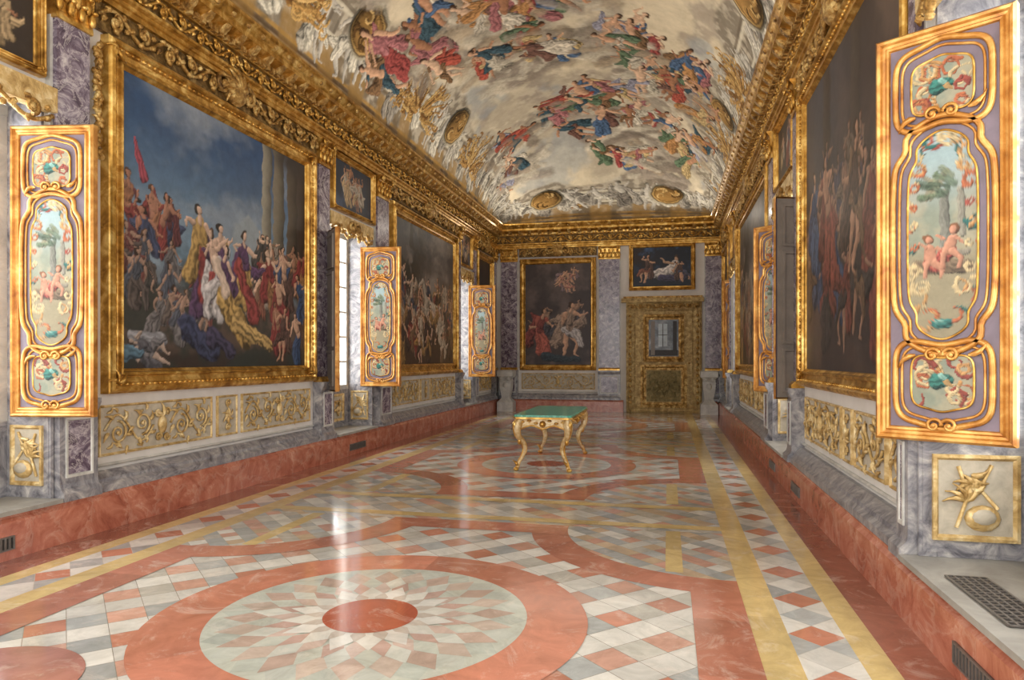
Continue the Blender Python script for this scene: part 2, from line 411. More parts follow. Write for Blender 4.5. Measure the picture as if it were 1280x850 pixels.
def art_niche(p,W,H):
    rg=R(35); p.mute=0.12
    n=fbm(p.x*1.5,p.z*1.5,5,5); p.fill(np.ones(len(p.x)),(66,56,54)); p.fill(ss(0.42,0.75,n)*0.8,(108,94,88))
    for i in range(6): p.figure(rg.uniform(0.45,0.95)*W,rg.uniform(0.68,0.82)*H,0.5,(196,132,114),(146,122,124),rg,rg.uniform(-1,1),nude=0.9)
    crowd(p,rg,5,0.1*W,0.9*W,0.2*H,0.4*H,0.8,[(104,80,70),(82,76,82)],(170,132,104))
    p.figure(0.22*W,0.1*H,1.5,(190,96,74),(144,66,56),R(1),0.0,nude=0.2,fly=1)
    p.figure(0.70*W,0.08*H,1.75,(200,190,184),(170,142,120),R(7),0.05,nude=0.4,fly=2)
    p.stroke(0.3*W,0.08*H,0.8*W,0.05*H,0.14,0.10,(50,64,72),0.3)
def art_recline(p,W,H):
    p.mute=0.1
    n=fbm(p.x*1.8,p.z*1.8,5,8); p.fill(np.ones(len(p.x)),(34,38,48)); p.fill(ss(0.5,0.7,n)*ss(0.3,0.8,p.z/H),(80,104,144))
    p.fill(ss(0.5,0.2,p.x/W)*ss(0.55,0.45,n),(46,34,30))
    p.stroke(0.28*W,0.28*H,0.5*W,0.32*H,0.10,0.16,(206,200,196),0.35); p.stroke(0.5*W,0.32*H,0.68*W,0.42*H,0.18,0.16,(214,206,200),0.35); p.stroke(0.68*W,0.42*H,0.74*W,0.6*H,0.14,0.11,(216,208,202),0.3)
    p.stroke(0.76*W,0.74*H,0.77*W,0.72*H,0.075,0.07,(80,56,40)); p.stroke(0.755*W,0.71*H,0.76*W,0.69*H,0.055,0.05,(214,172,136)); p.stroke(0.7*W,0.58*H,0.56*W,0.6*H,0.04,0.03,(214,172,136)); p.stroke(0.56*W,0.6*H,0.47*W,0.72*H,0.03,0.02,(214,172,136))
    p.stroke(0.5*W,0.22*H,0.85*W,0.2*H,0.10,0.12,(80,74,100),0.3)
    p.figure(0.15*W,0.1*H,0.9,(150,92,68),(104,76,64),R(6),-0.3)
    p.figure(0.9*W,0.1*H,0.7,(90,90,112),(104,76,64),R(9),0.3)
def mk_small(seed,bg,pal):
    def f(p,W,H):
        p.mute=0.1
        rg=R(seed); n=fbm(p.x*2,p.z*2,5,seed); p.fill(np.ones(len(p.x)),bg); p.fill(ss(0.5,0.75,n)*0.7,tuple(min(255,int(x*1.9)) for x in bg))
        crowd(p,rg,6,0.1*W,0.9*W,0.0*H,0.3*H,0.75*min(H,1.6),pal,None,0.4)
    return f

# ------------------------------------------------------------------ sides
XL,XR,YF=-5.3,1.6,21.35
SIDE={'left':((XL,0),pi/2,1),'right':((XR,0),-pi/2,-1),'far':((0,YF),0.0,1)}
def base(side): 
    (x,y),r,s=SIDE[side]; return (x,y,0),r
def rng_(side,a0,a1):
    s=SIDE[side][2]; return (a0,a1) if s>0 else (-a1,-a0)
def place(side,a,z=0):
    (x,y),r,s=SIDE[side]
    return (a,y,z) if side=='far' else (x,a,z)

FPROF=[(0,0),(0,0.09),(0.012,0.10),(0.02,0.115),(0.05,0.125),(0.066,0.11),(0.075,0.085),(0.085,0.08),(0.10,0.062),(0.14,0.052),(0.155,0.055),(0.165,0.08),(0.19,0.082),(0.2,0.06),(0.215,0.045),(0.225,0.03)]
def painting(side,a0,a1,z0,z1,fw,fn,res,label,cat='painting',group=None):
    w=a1-a0;h=z1-z0
    e=empty('painting',place(side,(a0+a1)/2,z0),SIDE[side][1],label=label,cat=cat,group=group)
    k=fw/0.225
    b=MB(); b.frame(-w/2,w/2,0,h,[(i*k,p*(0.6+0.4*k)) for i,p in FPROF],0)
    if fw>0.15:
        st=0.075
        for zz in (fw*0.36,h-fw*0.36):
            n=int((w-fw)/st)
            for i in range(n+1): b.ell((-w/2+fw*0.4+(w-fw*0.8)*i/n,-0.082*(0.6+0.4*k),zz),(0.026,0.018,0.018),0,6,4)
        for xx in (-w/2+fw*0.36,w/2-fw*0.36):
            n=int((h-fw)/st)
            for i in range(n+1): b.ell((xx,-0.082*(0.6+0.4*k),fw*0.4+(h-fw*0.8)*i/n),(0.018,0.018,0.026),0,6,4)
    for cx in (-1,1):
        for cz in (0,1):
            x=cx*(w/2-fw*0.45); z=fw*0.45 if cz==0 else h-fw*0.45
            for j in range(3): b.leafy(x,z,fw*0.6,j*1.2+(0 if cz==0 else 2.5),-0.10*(0.6+0.4*k),0.02*k,0)
    finish('frame',b,[M_GOLD],parent=e)
    W=w-2*fw+0.02; H=h-2*fw+0.02
    nx=int(W/res)+1; nz=int(H/res)+1
    X,Z=np.meshgrid(np.linspace(0,W,nx),np.linspace(0,H,nz),indexing='ij')
    X=X.ravel();Z=Z.ravel(); p=Paint(X,Z,0.038,5.0); fn(p,W,H)
    vg=0.92+0.3*fbm(X*1.2,Z*1.2,4,12.0)
    p.c=p.c*np.clip(vg,0.6,1.3)[:,None]
    P=np.stack([X-W/2,np.full_like(X,-0.028),Z+fw-0.01],-1)
    gridmesh('canvas',P,nx,nz,p.c,M_CANVAS,parent=e)
    return e

# ------------------------------------------------------------------ layout
WIN={'left':[(3.4,5.1),(10.3,11.85),(17.45,18.6)],'right':[(3.1,4.78),(9.35,10.95),(17.2,18.4)]}
ZS,ZT=0.37,3.85
DEP={'left':0.36,'right':0.5}
Y0=-1.0
def build_wall(side):
    loc,rot=base(side); b=MB(); T=0.6
    def bx(a0,a1,z0,z1):
        x0,x1=rng_(side,a0,a1); b.box(x0,x1,0,T,z0,z1,0)
    y=Y0
    for (a,c) in WIN[side]:
        bx(y,a,0,5.75); bx(a,c,0,ZS); bx(a,c,ZT,5.75); y=c
    bx(y,YF+0.6,0,5.75)
    finish('wall_'+side,b,[M_WHITE],loc,rot,kind='structure')
build_wall('left'); build_wall('right')
b=MB(); b.box(XL,XR,0,0.6,0,5.75,0); finish('wall_far',b,[M_WHITE],(0,YF,0),0,kind='structure')

trimn=[0]
def trim(b,mats,side):
    trimn[0]+=1; loc,rot=base(side)
    return finish('trim_%d'%trimn[0],b,mats,loc,rot,kind='structure')

for side in ('left','right'):
    b=MB(); x0,x1=rng_(side,Y0,YF)
    b.sweepx(x0,x1,[(0,0),(0.2,0),(0.2,0.30),(0.17,0.325),(0.17,0.35),(0,0.35)],0)
    loc,rot=base(side); finish('baseboard_'+side,b,[M_RED],loc,rot,kind='structure')
b=MB()
for a0,a1 in ((XL+0.2,-1.3),(1.04,XR-0.2)): b.sweepx(a0,a1,[(0,0),(0.16,0),(0.16,0.30),(0.13,0.35),(0,0.35)],0)
finish('baseboard_far',b,[M_RED],(0,YF,0),0,kind='structure')

# window units
wn=0
for side in ('left','right'):
    loc,rot=base(side); D=DEP[side]
    for (a,c) in WIN[side]:
        wn+=1; x0,x1=rng_(side,a,c); b=MB()
        b.box(x0+0.001,x1-0.001,D,0.58,ZS+0.001,1.05,0)
        b.box(x0+0.01,x1-0.01,-0.21,D-0.002,ZS-0.015,ZS+0.02,1)
        b.box(x0+0.002,x0+0.03,0.002,D,ZS+.021,ZT-0.031,2); b.box(x1-0.03,x1-0.002,0.002,D,ZS+.021,ZT-0.031,2); b.box(x0+0.001,x1-0.001,0.001,D,ZT-0.03,ZT-0.001,2)
        b.frame(x0+0.25,x1-0.25,0.5,0.98,[(0,0),(0,0.03),(0.03,0.03),(0.05,0.01)],3,D)
        b.box(x0+0.28,x1-0.28,D-0.008,D+0.01,0.53,0.95,5); b.vine(x0+0.35,x1-0.35,0.74,0.15,D-0.02,0.02,3,0.3)
        PW=D+0.10
        o=MB(); o.box(0.02,PW-0.02,-0.006,0,0.42,1.1,4)
        o.frame(0.07,PW-0.06,0.50,1.02,[(0,0),(0,0.03),(0.02,0.032),(0.035,0.012)],3)
        o.box(0.09,PW-0.08,-0.012,0,0.52,1.0,5)
        cx=PW/2; o.ell((cx+0.04,-0.02,0.64),(0.10,0.04,0.08),3,12,6); o.ell((cx+0.04,-0.04,0.65),(0.07,0.03,0.05),5,12,6)
        for k in range(9): o.leafy(cx-0.02,0.80+0.012*k,0.10,k*0.75,-0.02,0.016,3)
        for k in range(5): o.leafy(cx-0.05,0.74,0.13,pi*0.15+k*0.5,-0.025,0.013,3)
        o.tube([(cx-0.1,-0.02,0.58),(cx-0.04,-0.03,0.78),(cx-0.09,-0.02,0.95)],0.012,3); o.tube([(cx+0.12,-0.02,0.7),(cx+0.02,-0.03,0.82),(cx+0.09,-0.02,0.96)],0.012,3)
        b.merge(o,lambda v:(x1-0.03+v[1],-0.10+v[0],v[2]))
        b.merge(o,lambda v:(x0+0.03-v[1],-0.10+v[0],v[2]))
        for xx in (x0+0.001,x1-0.031): b.box(xx,xx+0.03,-0.10,0.0,ZS+0.021,1.1,2)
        b.box(x0+.03,x0+0.11,D,D+0.07,1.06,3.8,6); b.box(x1-0.11,x1-.03,D,D+0.07,1.06,3.8,6)
        b.box(x0+.002,x1-.002,D-0.006,D+0.076,3.72,3.815,6); b.box(x0+.002,x1-.002,D-0.006,D+0.076,1.051,1.13,6)
        xm=(x0+x1)/2; b.box(xm-0.05,xm+0.05,D-0.012,D+0.068,1.1,3.75,6)
        for i in range(1,6):
            z=1.1+i*(2.65/6); b.box(x0+.05,x1-.05,D+0.01,D+0.05,z-0.017,z+0.017,6)
        for xq in ((x0+xm)/2,(x1+xm)/2): b.box(xq-0.015,xq+0.015,D+0.013,D+0.047,1.1,3.75,6)
        b.add([(x0,D+0.03,1.1),(x1,D+0.03,1.1),(x1,D+0.03,3.78),(x0,D+0.03,3.78)],[(0,1,2,3)],7)
        b.box(x0-0.04,x1+0.04,-0.10,-0.001,3.74,3.95,9)
        b.vine(x0,x1,3.70,0.11,-0.09,0.024,8,0.38)
        b.spiral(xm-0.1,3.78,0.12,-0.12,0.03,8,1.5,1,0); b.spiral(xm+0.1,3.78,0.12,-0.12,0.03,8,1.5,-1,pi)
        finish('window_%d'%wn,b,[M_GREY,M_SLAB,M_GREY,M_GOLDP,M_GREY,M_CREAM,M_STONE,M_GLASS,M_GOLDC,M_GOLDP],loc,rot,kind='structure')

# pilasters
def pilaster(side,a0,a1):
    x0,x1=rng_(side,a0,a1); b=MB(); xm=(x0+x1)/2; w=x1-x0
    b.sweepx(x0-0.03,x1+0.03,[(0,0.351),(0.2,0.351),(0.2,0.42),(0.16,0.46),(0.15,0.5),(0.15,1.12),(0.17,1.15),(0.19,1.2),(0.19,1.24),(0,1.24)],0)
    b.frame(x0+0.03,x1-0.03,0.55,1.08,[(0,0),(0,0.012),(0.02,0.012),(0.03,0.0)],3,-0.15)
    b.box(x0+0.06,x1-0.06,-0.155,-0.15,0.58,1.05,1)
    b.sweepx(x0-0.01,x1+0.01,[(0,1.241),(0.15,1.241),(0.15,1.28),(0.11,1.32),(0,1.32)],2)
    b.box(x0,x1,-0.09,0,1.32,4.6,1)
    b.box(x0-0.03,x0-0.001,-0.05,0,1.32,4.6,3); b.box(x1+0.001,x1+0.03,-0.05,0,1.32,4.6,3)
    b.sweepx(x0-0.02,x1+0.02,[(0,4.58),(0.11,4.58),(0.11,4.62),(0.1,4.66),(0.13,4.9),(0.17,4.95),(0.17,4.975),(0,4.975)],2)
    n=max(2,int(w/0.11))
    for i in range(n+1):
        x=x0+w*i/n; b.ell((x,-0.12,4.71),(0.036,0.03,0.07),2,8,6); b.ell((x,-0.15,4.765),(0.03,0.03,0.02),2,8,4)
        if i<n:
            x+=w/n/2; b.ell((x,-0.13,4.80),(0.034,0.03,0.07),2,8,6); b.ell((x,-0.16,4.86),(0.028,0.028,0.02),2,8,4)
    b.spiral(x0+0.03,4.91,0.06,-0.19,0.02,2,1.4,1,0); b.spiral(x1-0.03,4.91,0.06,-0.19,0.02,2,1.4,-1,pi)
    trim(b,[M_GREY,M_PURP,M_GOLD,M_STONE],side)
PIL={'left':[(5.14,5.50),(9.87,10.22),(12.1,12.62),(17.24,17.42),(18.65,18.95),(20.98,21.28)],
     'right':[(4.82,4.98),(9.03,9.3),(11.05,11.46),(16.78,17.1),(18.5,18.77),(20.98,21.28)]}
for s in PIL:
    for a0,a1 in PIL[s]: pilaster(s,a0,a1)
for a0,a1 in ((-5.06,-4.56),(-2.03,-1.42),(1.06,1.56)): pilaster('far',a0,a1)

def dado(side,a0,a1,cuts):
    x0,x1=rng_(side,a0,a1); b=MB()
    b.sweepx(x0,x1,[(0,0.352),(0.17,0.352),(0.17,0.41),(0.13,0.44),(0.12,0.47),(0.07,0.51),(0.04,0.53),(0,0.53)],0)
    b.sweepx(x0,x1,[(0,0.56),(0.02,0.56),(0.035,0.575),(0.02,0.59),(0,0.59)],4)
    for (c0,c1,kind) in cuts:
        y0,y1=rng_(side,c0,c1)
        b.box(y0+0.001,y1-0.001,-0.015,0,0.661,1.149,2)
        b.frame(y0,y1,0.66,1.15,[(0,0),(0,0.028),(0.012,0.032),(0.025,0.016)],1)
        if kind=='v':
            ym=(y0+y1)/2; g=0.13 if y1-y0>1.0 else 0
            for (u0,u1) in (((y0+0.06,ym-g),(ym+g,y1-0.06)) if g else ((y0+0.06,y1-0.06),)):
                b.vine(u0,u1,0.905,0.19,-0.028,0.014,3,0.38)
                n=int((u1-u0)/0.13)
                for i in range(n):
                    for zz in (0.73,1.07): b.leafy(u0+(i+0.3)*(u1-u0)/n,zz,0.09,(i*1.9)%6.28,-0.02,0.012,3)
        else:
            xm=(y0+y1)/2
            b.ell((xm,-0.03,0.9),(0.05,0.025,0.08),3); b.spiral(xm,1.05,0.05,-0.03,0.012,3); b.spiral(xm,0.76,0.05,-0.03,0.012,3)
            for k in range(6): b.leafy(xm,0.9,0.12,k*1.05,-0.03,0.015,3)
    for c in cuts:
        if c[2]!='v' or c[1]-c[0]<1.0: continue
        y0,y1=rng_(side,c[0],c[1]); xm=(y0+y1)/2
        b.ell((xm,-0.03,0.9),(0.06,0.035,0.10),3,12,6)
        for sg in (-1,1):
            b.spiral(xm+sg*0.07,1.03,0.045,-0.035,0.014,3,1.5,sg); b.spiral(xm+sg*0.06,0.77,0.045,-0.035,0.014,3,1.5,-sg)
            b.leafy(xm,0.98,0.15,pi/2-sg*0.6,-0.03,0.02,3)
    trim(b,[M_GREY,M_GOLDP,M_CREAM,M_GOLDP,M_STONE],side)
dado('left',5.54,9.83,[(5.68,7.38,'v'),(7.48,7.88,'c'),(7.98,9.72,'v')])
dado('left',12.66,17.2,[(12.8,14.5,'v'),(14.6,15.2,'c'),(15.3,17.1,'v')])
dado('left',18.99,20.94,[(19.1,20.85,'v')])
dado('right',5.02,8.99,[(5.1,5.6,'v'),(5.7,6.6,'v'),(6.7,7.0,'c'),(7.1,8.85,'v')])
dado('right',11.5,16.74,[(11.7,13.6,'v'),(13.75,14.3,'c'),(14.4,16.6,'v')])
dado('right',18.81,20.94,[(18.95,20.85,'v')])
dado('far',-4.52,-2.07,[(-4.42,-2.16,'v')])

def entab(side,a0,a1):
    x0,x1=rng_(side,a0,a1); b=MB()
    b.sweepx(x0,x1,[(0,4.98),(0.10,4.98),(0.10,5.03),(0.12,5.04),(0.12,5.08),(0.16,5.10),(0.16,5.13),(0,5.13)],0)
    b.box(x0,x1,-0.10,0,5.131,5.359,1)
    b.vine(x0+0.05,x1-0.05,5.245,0.095,-0.12,0.02,0,0.3)
    b.sweepx(x0,x1,[(0,5.36),(0.14,5.36),(0.16,5.39),(0.17,5.44),(0.20,5.46),(0.32,5.50),(0.32,5.56),(0.34,5.58),(0.38,5.64),(0.40,5.66),(0.40,5.70),(0,5.70)],0)
    n=int((x1-x0)/0.11)
    for i in range(n):
        x=x0+(i+0.5)*(x1-x0)/n; b.box(x-0.03,x+0.03,-0.21,-0.15,5.37,5.435,2)
    n=int((x1-x0)/0.3)
    for i in range(n):
        x=x0+(i+0.5)*(x1-x0)/n
        b.sweepx(x-0.045,x+0.045,[(0.15,5.40),(0.22,5.40),(0.28,5.45),(0.315,5.50),(0.15,5.50)],2)
        b.ell((x,-0.35,5.62),(0.05,0.04,0.035),2,6,4)
    trim(b,[M_GOLD,M_ANTIQ,M_GOLDC],side)
entab('left',Y0,YF); entab('right',Y0,YF); entab('far',XL+0.1,XR-0.1)
def topfrieze(side,a0,a1,z=4.72):
    x0,x1=rng_(side,a0,a1); b=MB(); xm=(x0+x1)/2
    b.box(x0,x1,-0.06,0,z,4.979,0)
    b.vine(x0+0.02,xm-0.25,z+0.13,0.12,-0.09,0.024,1,0.34); b.vine(xm+0.25,x1-0.02,z+0.13,0.12,-0.09,0.024,1,0.34)
    b.ell((xm,-0.1,z+0.14),(0.2,0.1,0.16),1,12,6)
    b.spiral(xm-0.26,z+0.16,0.14,-0.12,0.035,1,1.4,1,0); b.spiral(xm+0.26,z+0.16,0.14,-0.12,0.035,1,1.4,-1,pi)
    for k in range(7): b.leafy(xm,z+0.16,0.3,k*pi/6,-0.14,0.04,1)
    trim(b,[M_ANTIQ,M_GOLDC],side)
topfrieze('left',5.6,9.84); topfrieze('left',12.7,17.2); topfrieze('left',19.05,20.95)
topfrieze('right',5.05,8.97); topfrieze('right',11.55,16.7); topfrieze('right',18.85,20.95)
topfrieze('far',-4.5,-2.1)
def garland(side,a):
    x0,_=rng_(side,a,a); b=MB(); rg=R(int(abs(a)*100))
    z=4.55
    while z>3.5:
        for k in range(2): b.ell((x0+rg.uniform(-0.03,0.03),-0.05-rg.uniform(0,0.03),z),(0.035,0.03,0.035),0,6,4)
        b.leafy(x0,z,0.07,rg.uniform(0,6),-0.06,0.02,0); z-=0.05
    trim(b,[M_GOLDC],side)
garland('left',5.62)

# ------------------------------------------------------------------ paintings
painting('left',5.72,9.78,1.26,4.70,0.24,art_blue,0.0125,'large gilt-framed oil painting of a crowd under blue sky beside columns')
painting('left',12.85,17.17,1.24,4.68,0.24,art_brown,0.022,'large gilt-framed brown oil painting of a battle crowd with horse')
painting('left',19.1,20.9,1.26,4.66,0.2,mk_small(51,(44,36,30),[(120,60,44),(90,70,50)]),0.05,'tall dark gilt-framed painting near the corner of the gallery')
painting('right',5.02,8.92,1.28,4.74,0.20,art_dark,0.0135,'large dark gilt-framed oil painting of dim standing figures')
painting('right',11.6,16.65,1.26,4.68,0.22,art_brown,0.03,'large gilt-framed brown painting between two windows')
painting('right',18.95,20.9,1.26,4.66,0.2,mk_small(52,(40,34,30),[(110,60,44),(80,70,60)]),0.05,'tall dark gilt-framed painting near the end wall')
painting('far',-4.47,-2.12,1.24,4.66,0.17,art_niche,0.018,'tall gilt-framed painting of two figures with cherubs above')
painting('far',-1.14,0.78,3.62,5.02,0.13,art_recline,0.016,'gilt-framed painting of a figure in white above the door')
pal=[(140,72,58),(180,152,110),(76,88,112),(180,168,150)]
for i,(s,a0,a1) in enumerate((('left',3.4,5.05),('left',10.4,12.02),('left',17.45,18.6),('right',3.2,4.75),('right',9.4,10.95),('right',17.25,18.4))):
    painting(s,a0,a1,4.02,4.96,0.09,mk_small(60+i,(38,46,60) if i%2 else (54,46,40),pal),0.016,'small gilt-framed painting of figures above a window',group='small paintings above the windows')

# ------------------------------------------------------------------ door
b=MB()
b.box(-1.22,0.96,-0.08,0,0,3.26,0)
b.frame(-1.22,0.96,0.0,3.26,[(0,0.081),(0,0.15),(0.05,0.17),(0.1,0.14),(0.14,0.15),(0.19,0.12),(0.24,0.10),(0.26,0.081)],1)
b.box(-1.36,1.02,-0.22,0,3.262,3.38,1); b.box(-1.30,0.98,-0.18,0,3.381,3.44,2)
b.vine(-1.15,0.9,3.14,0.07,-0.17,0.018,2,0.22)
for xx in (-1.1,0.84): 
    for z in np.arange(0.3,3.0,0.16): b.ell((xx,-0.16,float(z)),(0.05,0.03,0.05),2,6,4)
b.box(-0.94,0.68,-0.11,-0.079,0.05,3.0,0)
b.frame(-0.8,0.54,0.15,1.42,[(0,0.11),(0,0.15),(0.06,0.16),(0.1,0.12),(0.16,0.115)],2)
b.box(-0.62,0.36,-0.125,-0.109,0.33,1.24,3); b.vine(-0.55,0.3,0.78,0.26,-0.14,0.02,3,0.3)
b.frame(-0.72,0.46,1.5,2.9,[(0,0.11),(0,0.16),(0.06,0.18),(0.1,0.13),(0.16,0.12)],2)
b.box(-0.56,0.30,-0.122,-0.109,1.66,2.74,4)
b.box(-0.50,-0.38,-0.126,-0.121,1.70,2.70,6); b.box(0.14,0.25,-0.126,-0.121,1.70,2.70,5); b.box(-0.28,-0.02,-0.127,-0.121,1.95,2.62,7); b.box(-0.16,-0.14,-0.129,-0.126,1.95,2.62,5); b.box(-0.28,-0.02,-0.129,-0.126,2.28,2.30,5); b.box(-0.54,0.28,-0.125,-0.121,1.68,1.85,5)  # pale pane with dark crossbars is a window reflection built into the panel
b.ell((0.6,-0.16,1.46),(0.03,0.04,0.03),2)
M_DGLASS=marble('door_picture',[(0.3,(54,58,62)),(0.5,(100,108,116)),(0.7,(160,166,170))],3.0,0.4,0.5)
M_RELIEF=gold('bronze_relief',[(0.3,(96,86,52)),(0.7,(164,146,96))],0.5,0.3,8,0.9,16)
M_WINREFL=plain('painted_window_reflection',(186,198,204),0.5)  # colour of the window reflection painted onto the upper door panel
finish('door_1',b,[M_DOORG,M_DOORG,M_GOLDC,M_RELIEF,M_DGLASS,M_DARK,M_BACK,M_WINREFL],(0,YF,0),0,kind='structure')

# ------------------------------------------------------------------ pedestals
prof=[(0.24,0),(0.24,0.28),(0.2,0.32),(0.16,0.36),(0.12,0.42),(0.14,0.55),(0.17,0.72),(0.18,0.92),(0.16,0.98),(0.2,1.03),(0.24,1.07),(0.24,1.22),(0.21,1.25)]
pb=MB(); pb.sqloft(0,0,prof,0)
pb.ell((0,-0.17,0.8),(0.08,0.04,0.1),0); pb.spiral(-0.1,1.0,0.06,-0.2,0.02,0); pb.spiral(0.1,1.0,0.06,-0.2,0.02,0,1.5,-1)
pd=finish('stone_pedestal',pb,[M_STONE],(-4.80,YF-0.47,0),0,label='carved white marble pedestal against the end wall pilaster',cat='pedestal',group='marble pedestals by the end wall')
p2=pd.copy(); p2.location=(1.14,YF-0.47,0); COL.objects.link(p2)

# ------------------------------------------------------------------ shutters
LW,LH=0.74,2.49
def outline(cx,cz,rx,rz,kind,n=144):
    pts=[]
    NN=2000
    for i in range(NN):
        a=2*pi*i/NN; c,s_=math.cos(a),math.sin(a)
        e=0.5 if kind=='mid' else 0.42
        x=math.copysign(abs(c)**e,c); z=math.copysign(abs(s_)**e,s_)
        if kind=='mid':
            x*=1-0.16*math.exp(-((abs(z)-0.80)/0.09)**2)
            z*=1+0.07*math.exp(-(x/0.45)**2)
        elif kind=='top': z*=1+(0.14*math.exp(-(x/0.4)**2) if z>0 else -0.14*math.exp(-(x/0.45)**2))
        else: z*=1+(0.14*math.exp(-(x/0.4)**2) if z<0 else -0.14*math.exp(-(x/0.45)**2))
        pts.append((cx+rx*x,cz+rz*z))
    P=np.array(pts+[pts[0]]); d=np.concatenate([[0],np.cumsum(np.hypot(*np.diff(P,axis=0).T))])
    t=np.arange(n)/n*d[-1]
    return list(zip(np.interp(t,d,P[:,0]).tolist(),np.interp(t,d,P[:,1]).tolist()))
def panel_paint(pts,cx,cz,kind,seed,parent):
    n=len(pts); K=60 if kind=='mid' else 30
    V=[];F=[]
    for j in range(K+1):
        t=(j/K)**0.8
        for (x,z) in pts: V.append((cx+(x-cx)*t,-0.034,cz+(z-cz)*t))
    P=np.array(V); me=bpy.data.meshes.new('painted_panel')
    for j in range(K):
        for i in range(n):
            i2=(i+1)%n
            F.append((j*n+i,j*n+i2,(j+1)*n+i2,(j+1)*n+i) if j else (i,n+i2,n+i))
    me.from_pydata(V,[],F); me.materials.append(M_PANEL)
    p=Paint((P[:,0]-cx)*3+20,(P[:,2]-cz)*3+20,0.03,5.0); rg=R(seed); p.base=0.68; p.mute=0.08
    nz=fbm(p.x*2,p.z*2,4,2.0)
    p.fill(np.ones(len(p.x)),(152,146,122)); p.fill(ss(0.4,0.62,nz)*0.8,(124,132,116)); 
    rx=max(abs(P[:,0]-cx))*3; rz=max(abs(P[:,2]-cz))*3
    warm=[(190,104,60),(204,150,86),(160,72,56),(214,188,136)]; cool=[(46,112,104),(84,144,136),(110,150,126)]
    if kind=='mid':
        p.fill(ss(0.1,0.8,(p.z-20)/rz),(146,164,164))
        p.fill(ss(0.0,-0.3,(p.z-20)/rz),(138,128,102))
        p.stroke(20+0.1*rx,20-0.1*rz,20+0.1*rx,20+0.40*rz,0.10,0.08,(134,132,118),0.1)
        p.stroke(20+0.6*rx,20+0.0*rz,20+0.55*rx,20+0.42*rz,0.06,0.06,(152,146,128),0.1)
        for i in range(14): p.stroke(20+rg.uniform(-0.7,0.4)*rx,20+rg.uniform(0.36,0.64)*rz,20+rg.uniform(-0.7,0.4)*rx,20+rg.uniform(0.36,0.64)*rz,0.07,0.05,rg.choice([(100,118,88),(126,136,104),(86,104,82),(150,140,110)]),0.2,0.4,0.8)
        p.stroke(20-0.7*rx,20-0.30*rz,20+0.7*rx,20-0.32*rz,0.14,0.14,(124,104,80),0.2)
        p.stroke(20+0.1*rx,20-0.2*rz,20+0.7*rx,20-0.18*rz,0.06,0.06,(150,140,122),0.1)
        for (fx,fz,tl_) in ((-0.3,-0.30,0.15),(0.22,-0.22,-0.2)):
            X_,Z_=20+fx*rx,20+fz*rz; sk=(204,142,110)
            p.stroke(X_,Z_+0.08,X_+0.5*tl_,Z_+0.02,0.15,0.13,(170,78,64),0.35)
            p.stroke(X_,Z_+0.13,X_-tl_*0.3,Z_+0.32,0.115,0.10,sk); p.stroke(X_-tl_*0.4,Z_+0.50,X_-tl_*0.4,Z_+0.49,0.095,0.09,(130,84,50)); p.stroke(X_-tl_*0.3,Z_+0.485,X_-tl_*0.3,Z_+0.47,0.07,0.06,sk)
            p.stroke(X_+0.06,Z_+0.08,X_+0.18,Z_-0.02,0.07,0.055,sk); p.stroke(X_+0.18,Z_-0.02,X_+0.15,Z_-0.2,0.05,0.032,sk); p.stroke(X_-0.08,Z_+0.06,X_-0.12,Z_-0.18,0.07,0.035,sk)
            p.stroke(X_+0.08,Z_+0.34,X_+0.22,Z_+0.25,0.04,0.03,sk); p.stroke(X_-0.1,Z_+0.34,X_-0.2,Z_+0.43,0.04,0.025,sk)
        for sg in (-1,1):
            for (fx,fz,r) in ((0.8,0.8,0.22),(0.5,0.95,0.2),(0.88,0.5,0.15),(0.9,0.1,0.12),(0.88,-0.35,0.15),(0.78,-0.62,0.24),(0.4,-0.8,0.26),(0.2,0.92,0.17),(0.7,0.66,0.15),(0.6,-0.5,0.15),(0.9,0.3,0.1),(0.9,-0.1,0.1)):
                p.arcs(20+sg*fx*rx,20+fz*rz,r,rg.choice(warm+cool[:1]),0.045,rg.uniform(0,6),rg.uniform(7,10))
                p.arcs(20+sg*fx*rx*0.9,20+fz*rz*0.95,r*0.6,rg.choice(warm),0.035,rg.uniform(0,6),rg.uniform(7,10))
        p.stroke(20-0.14*rx,20-0.86*rz,20+0.14*rx,20-0.86*rz,0.10,0.10,(50,116,108),0.3); p.stroke(20-0.1*rx,20-0.84*rz,20+0.0*rx,20-0.84*rz,0.04,0.03,(120,170,156),0.1)
    else:
        for i in range(22):
            sg=rg.choice((-1,1))
            p.arcs(20+sg*rg.uniform(0.3,0.9)*rx,20+rg.uniform(-0.8,0.8)*rz,rg.uniform(0.1,0.22),rg.choice(warm),0.04,rg.uniform(0,6),rg.uniform(7,10))
        p.stroke(20-0.16*rx,20,20+0.18*rx,20+0.05*rz,0.16,0.11,(50,116,104),0.3); p.stroke(20-0.05*rx,20+0.2*rz,20+0.1*rx,20+0.1*rz,0.045,0.035,(130,180,164),0.1); p.stroke(20+0.15*rx,20,20+0.35*rx,20-0.2*rz,0.06,0.02,(184,146,90))
    colattr(me,p.c); me.update()
    ob=bpy.data.objects.new('painted_panel',me); COL.objects.link(ob); ob.parent=parent
    return ob
def closed(pts,y): return [(x,y,z) for x,z in pts]
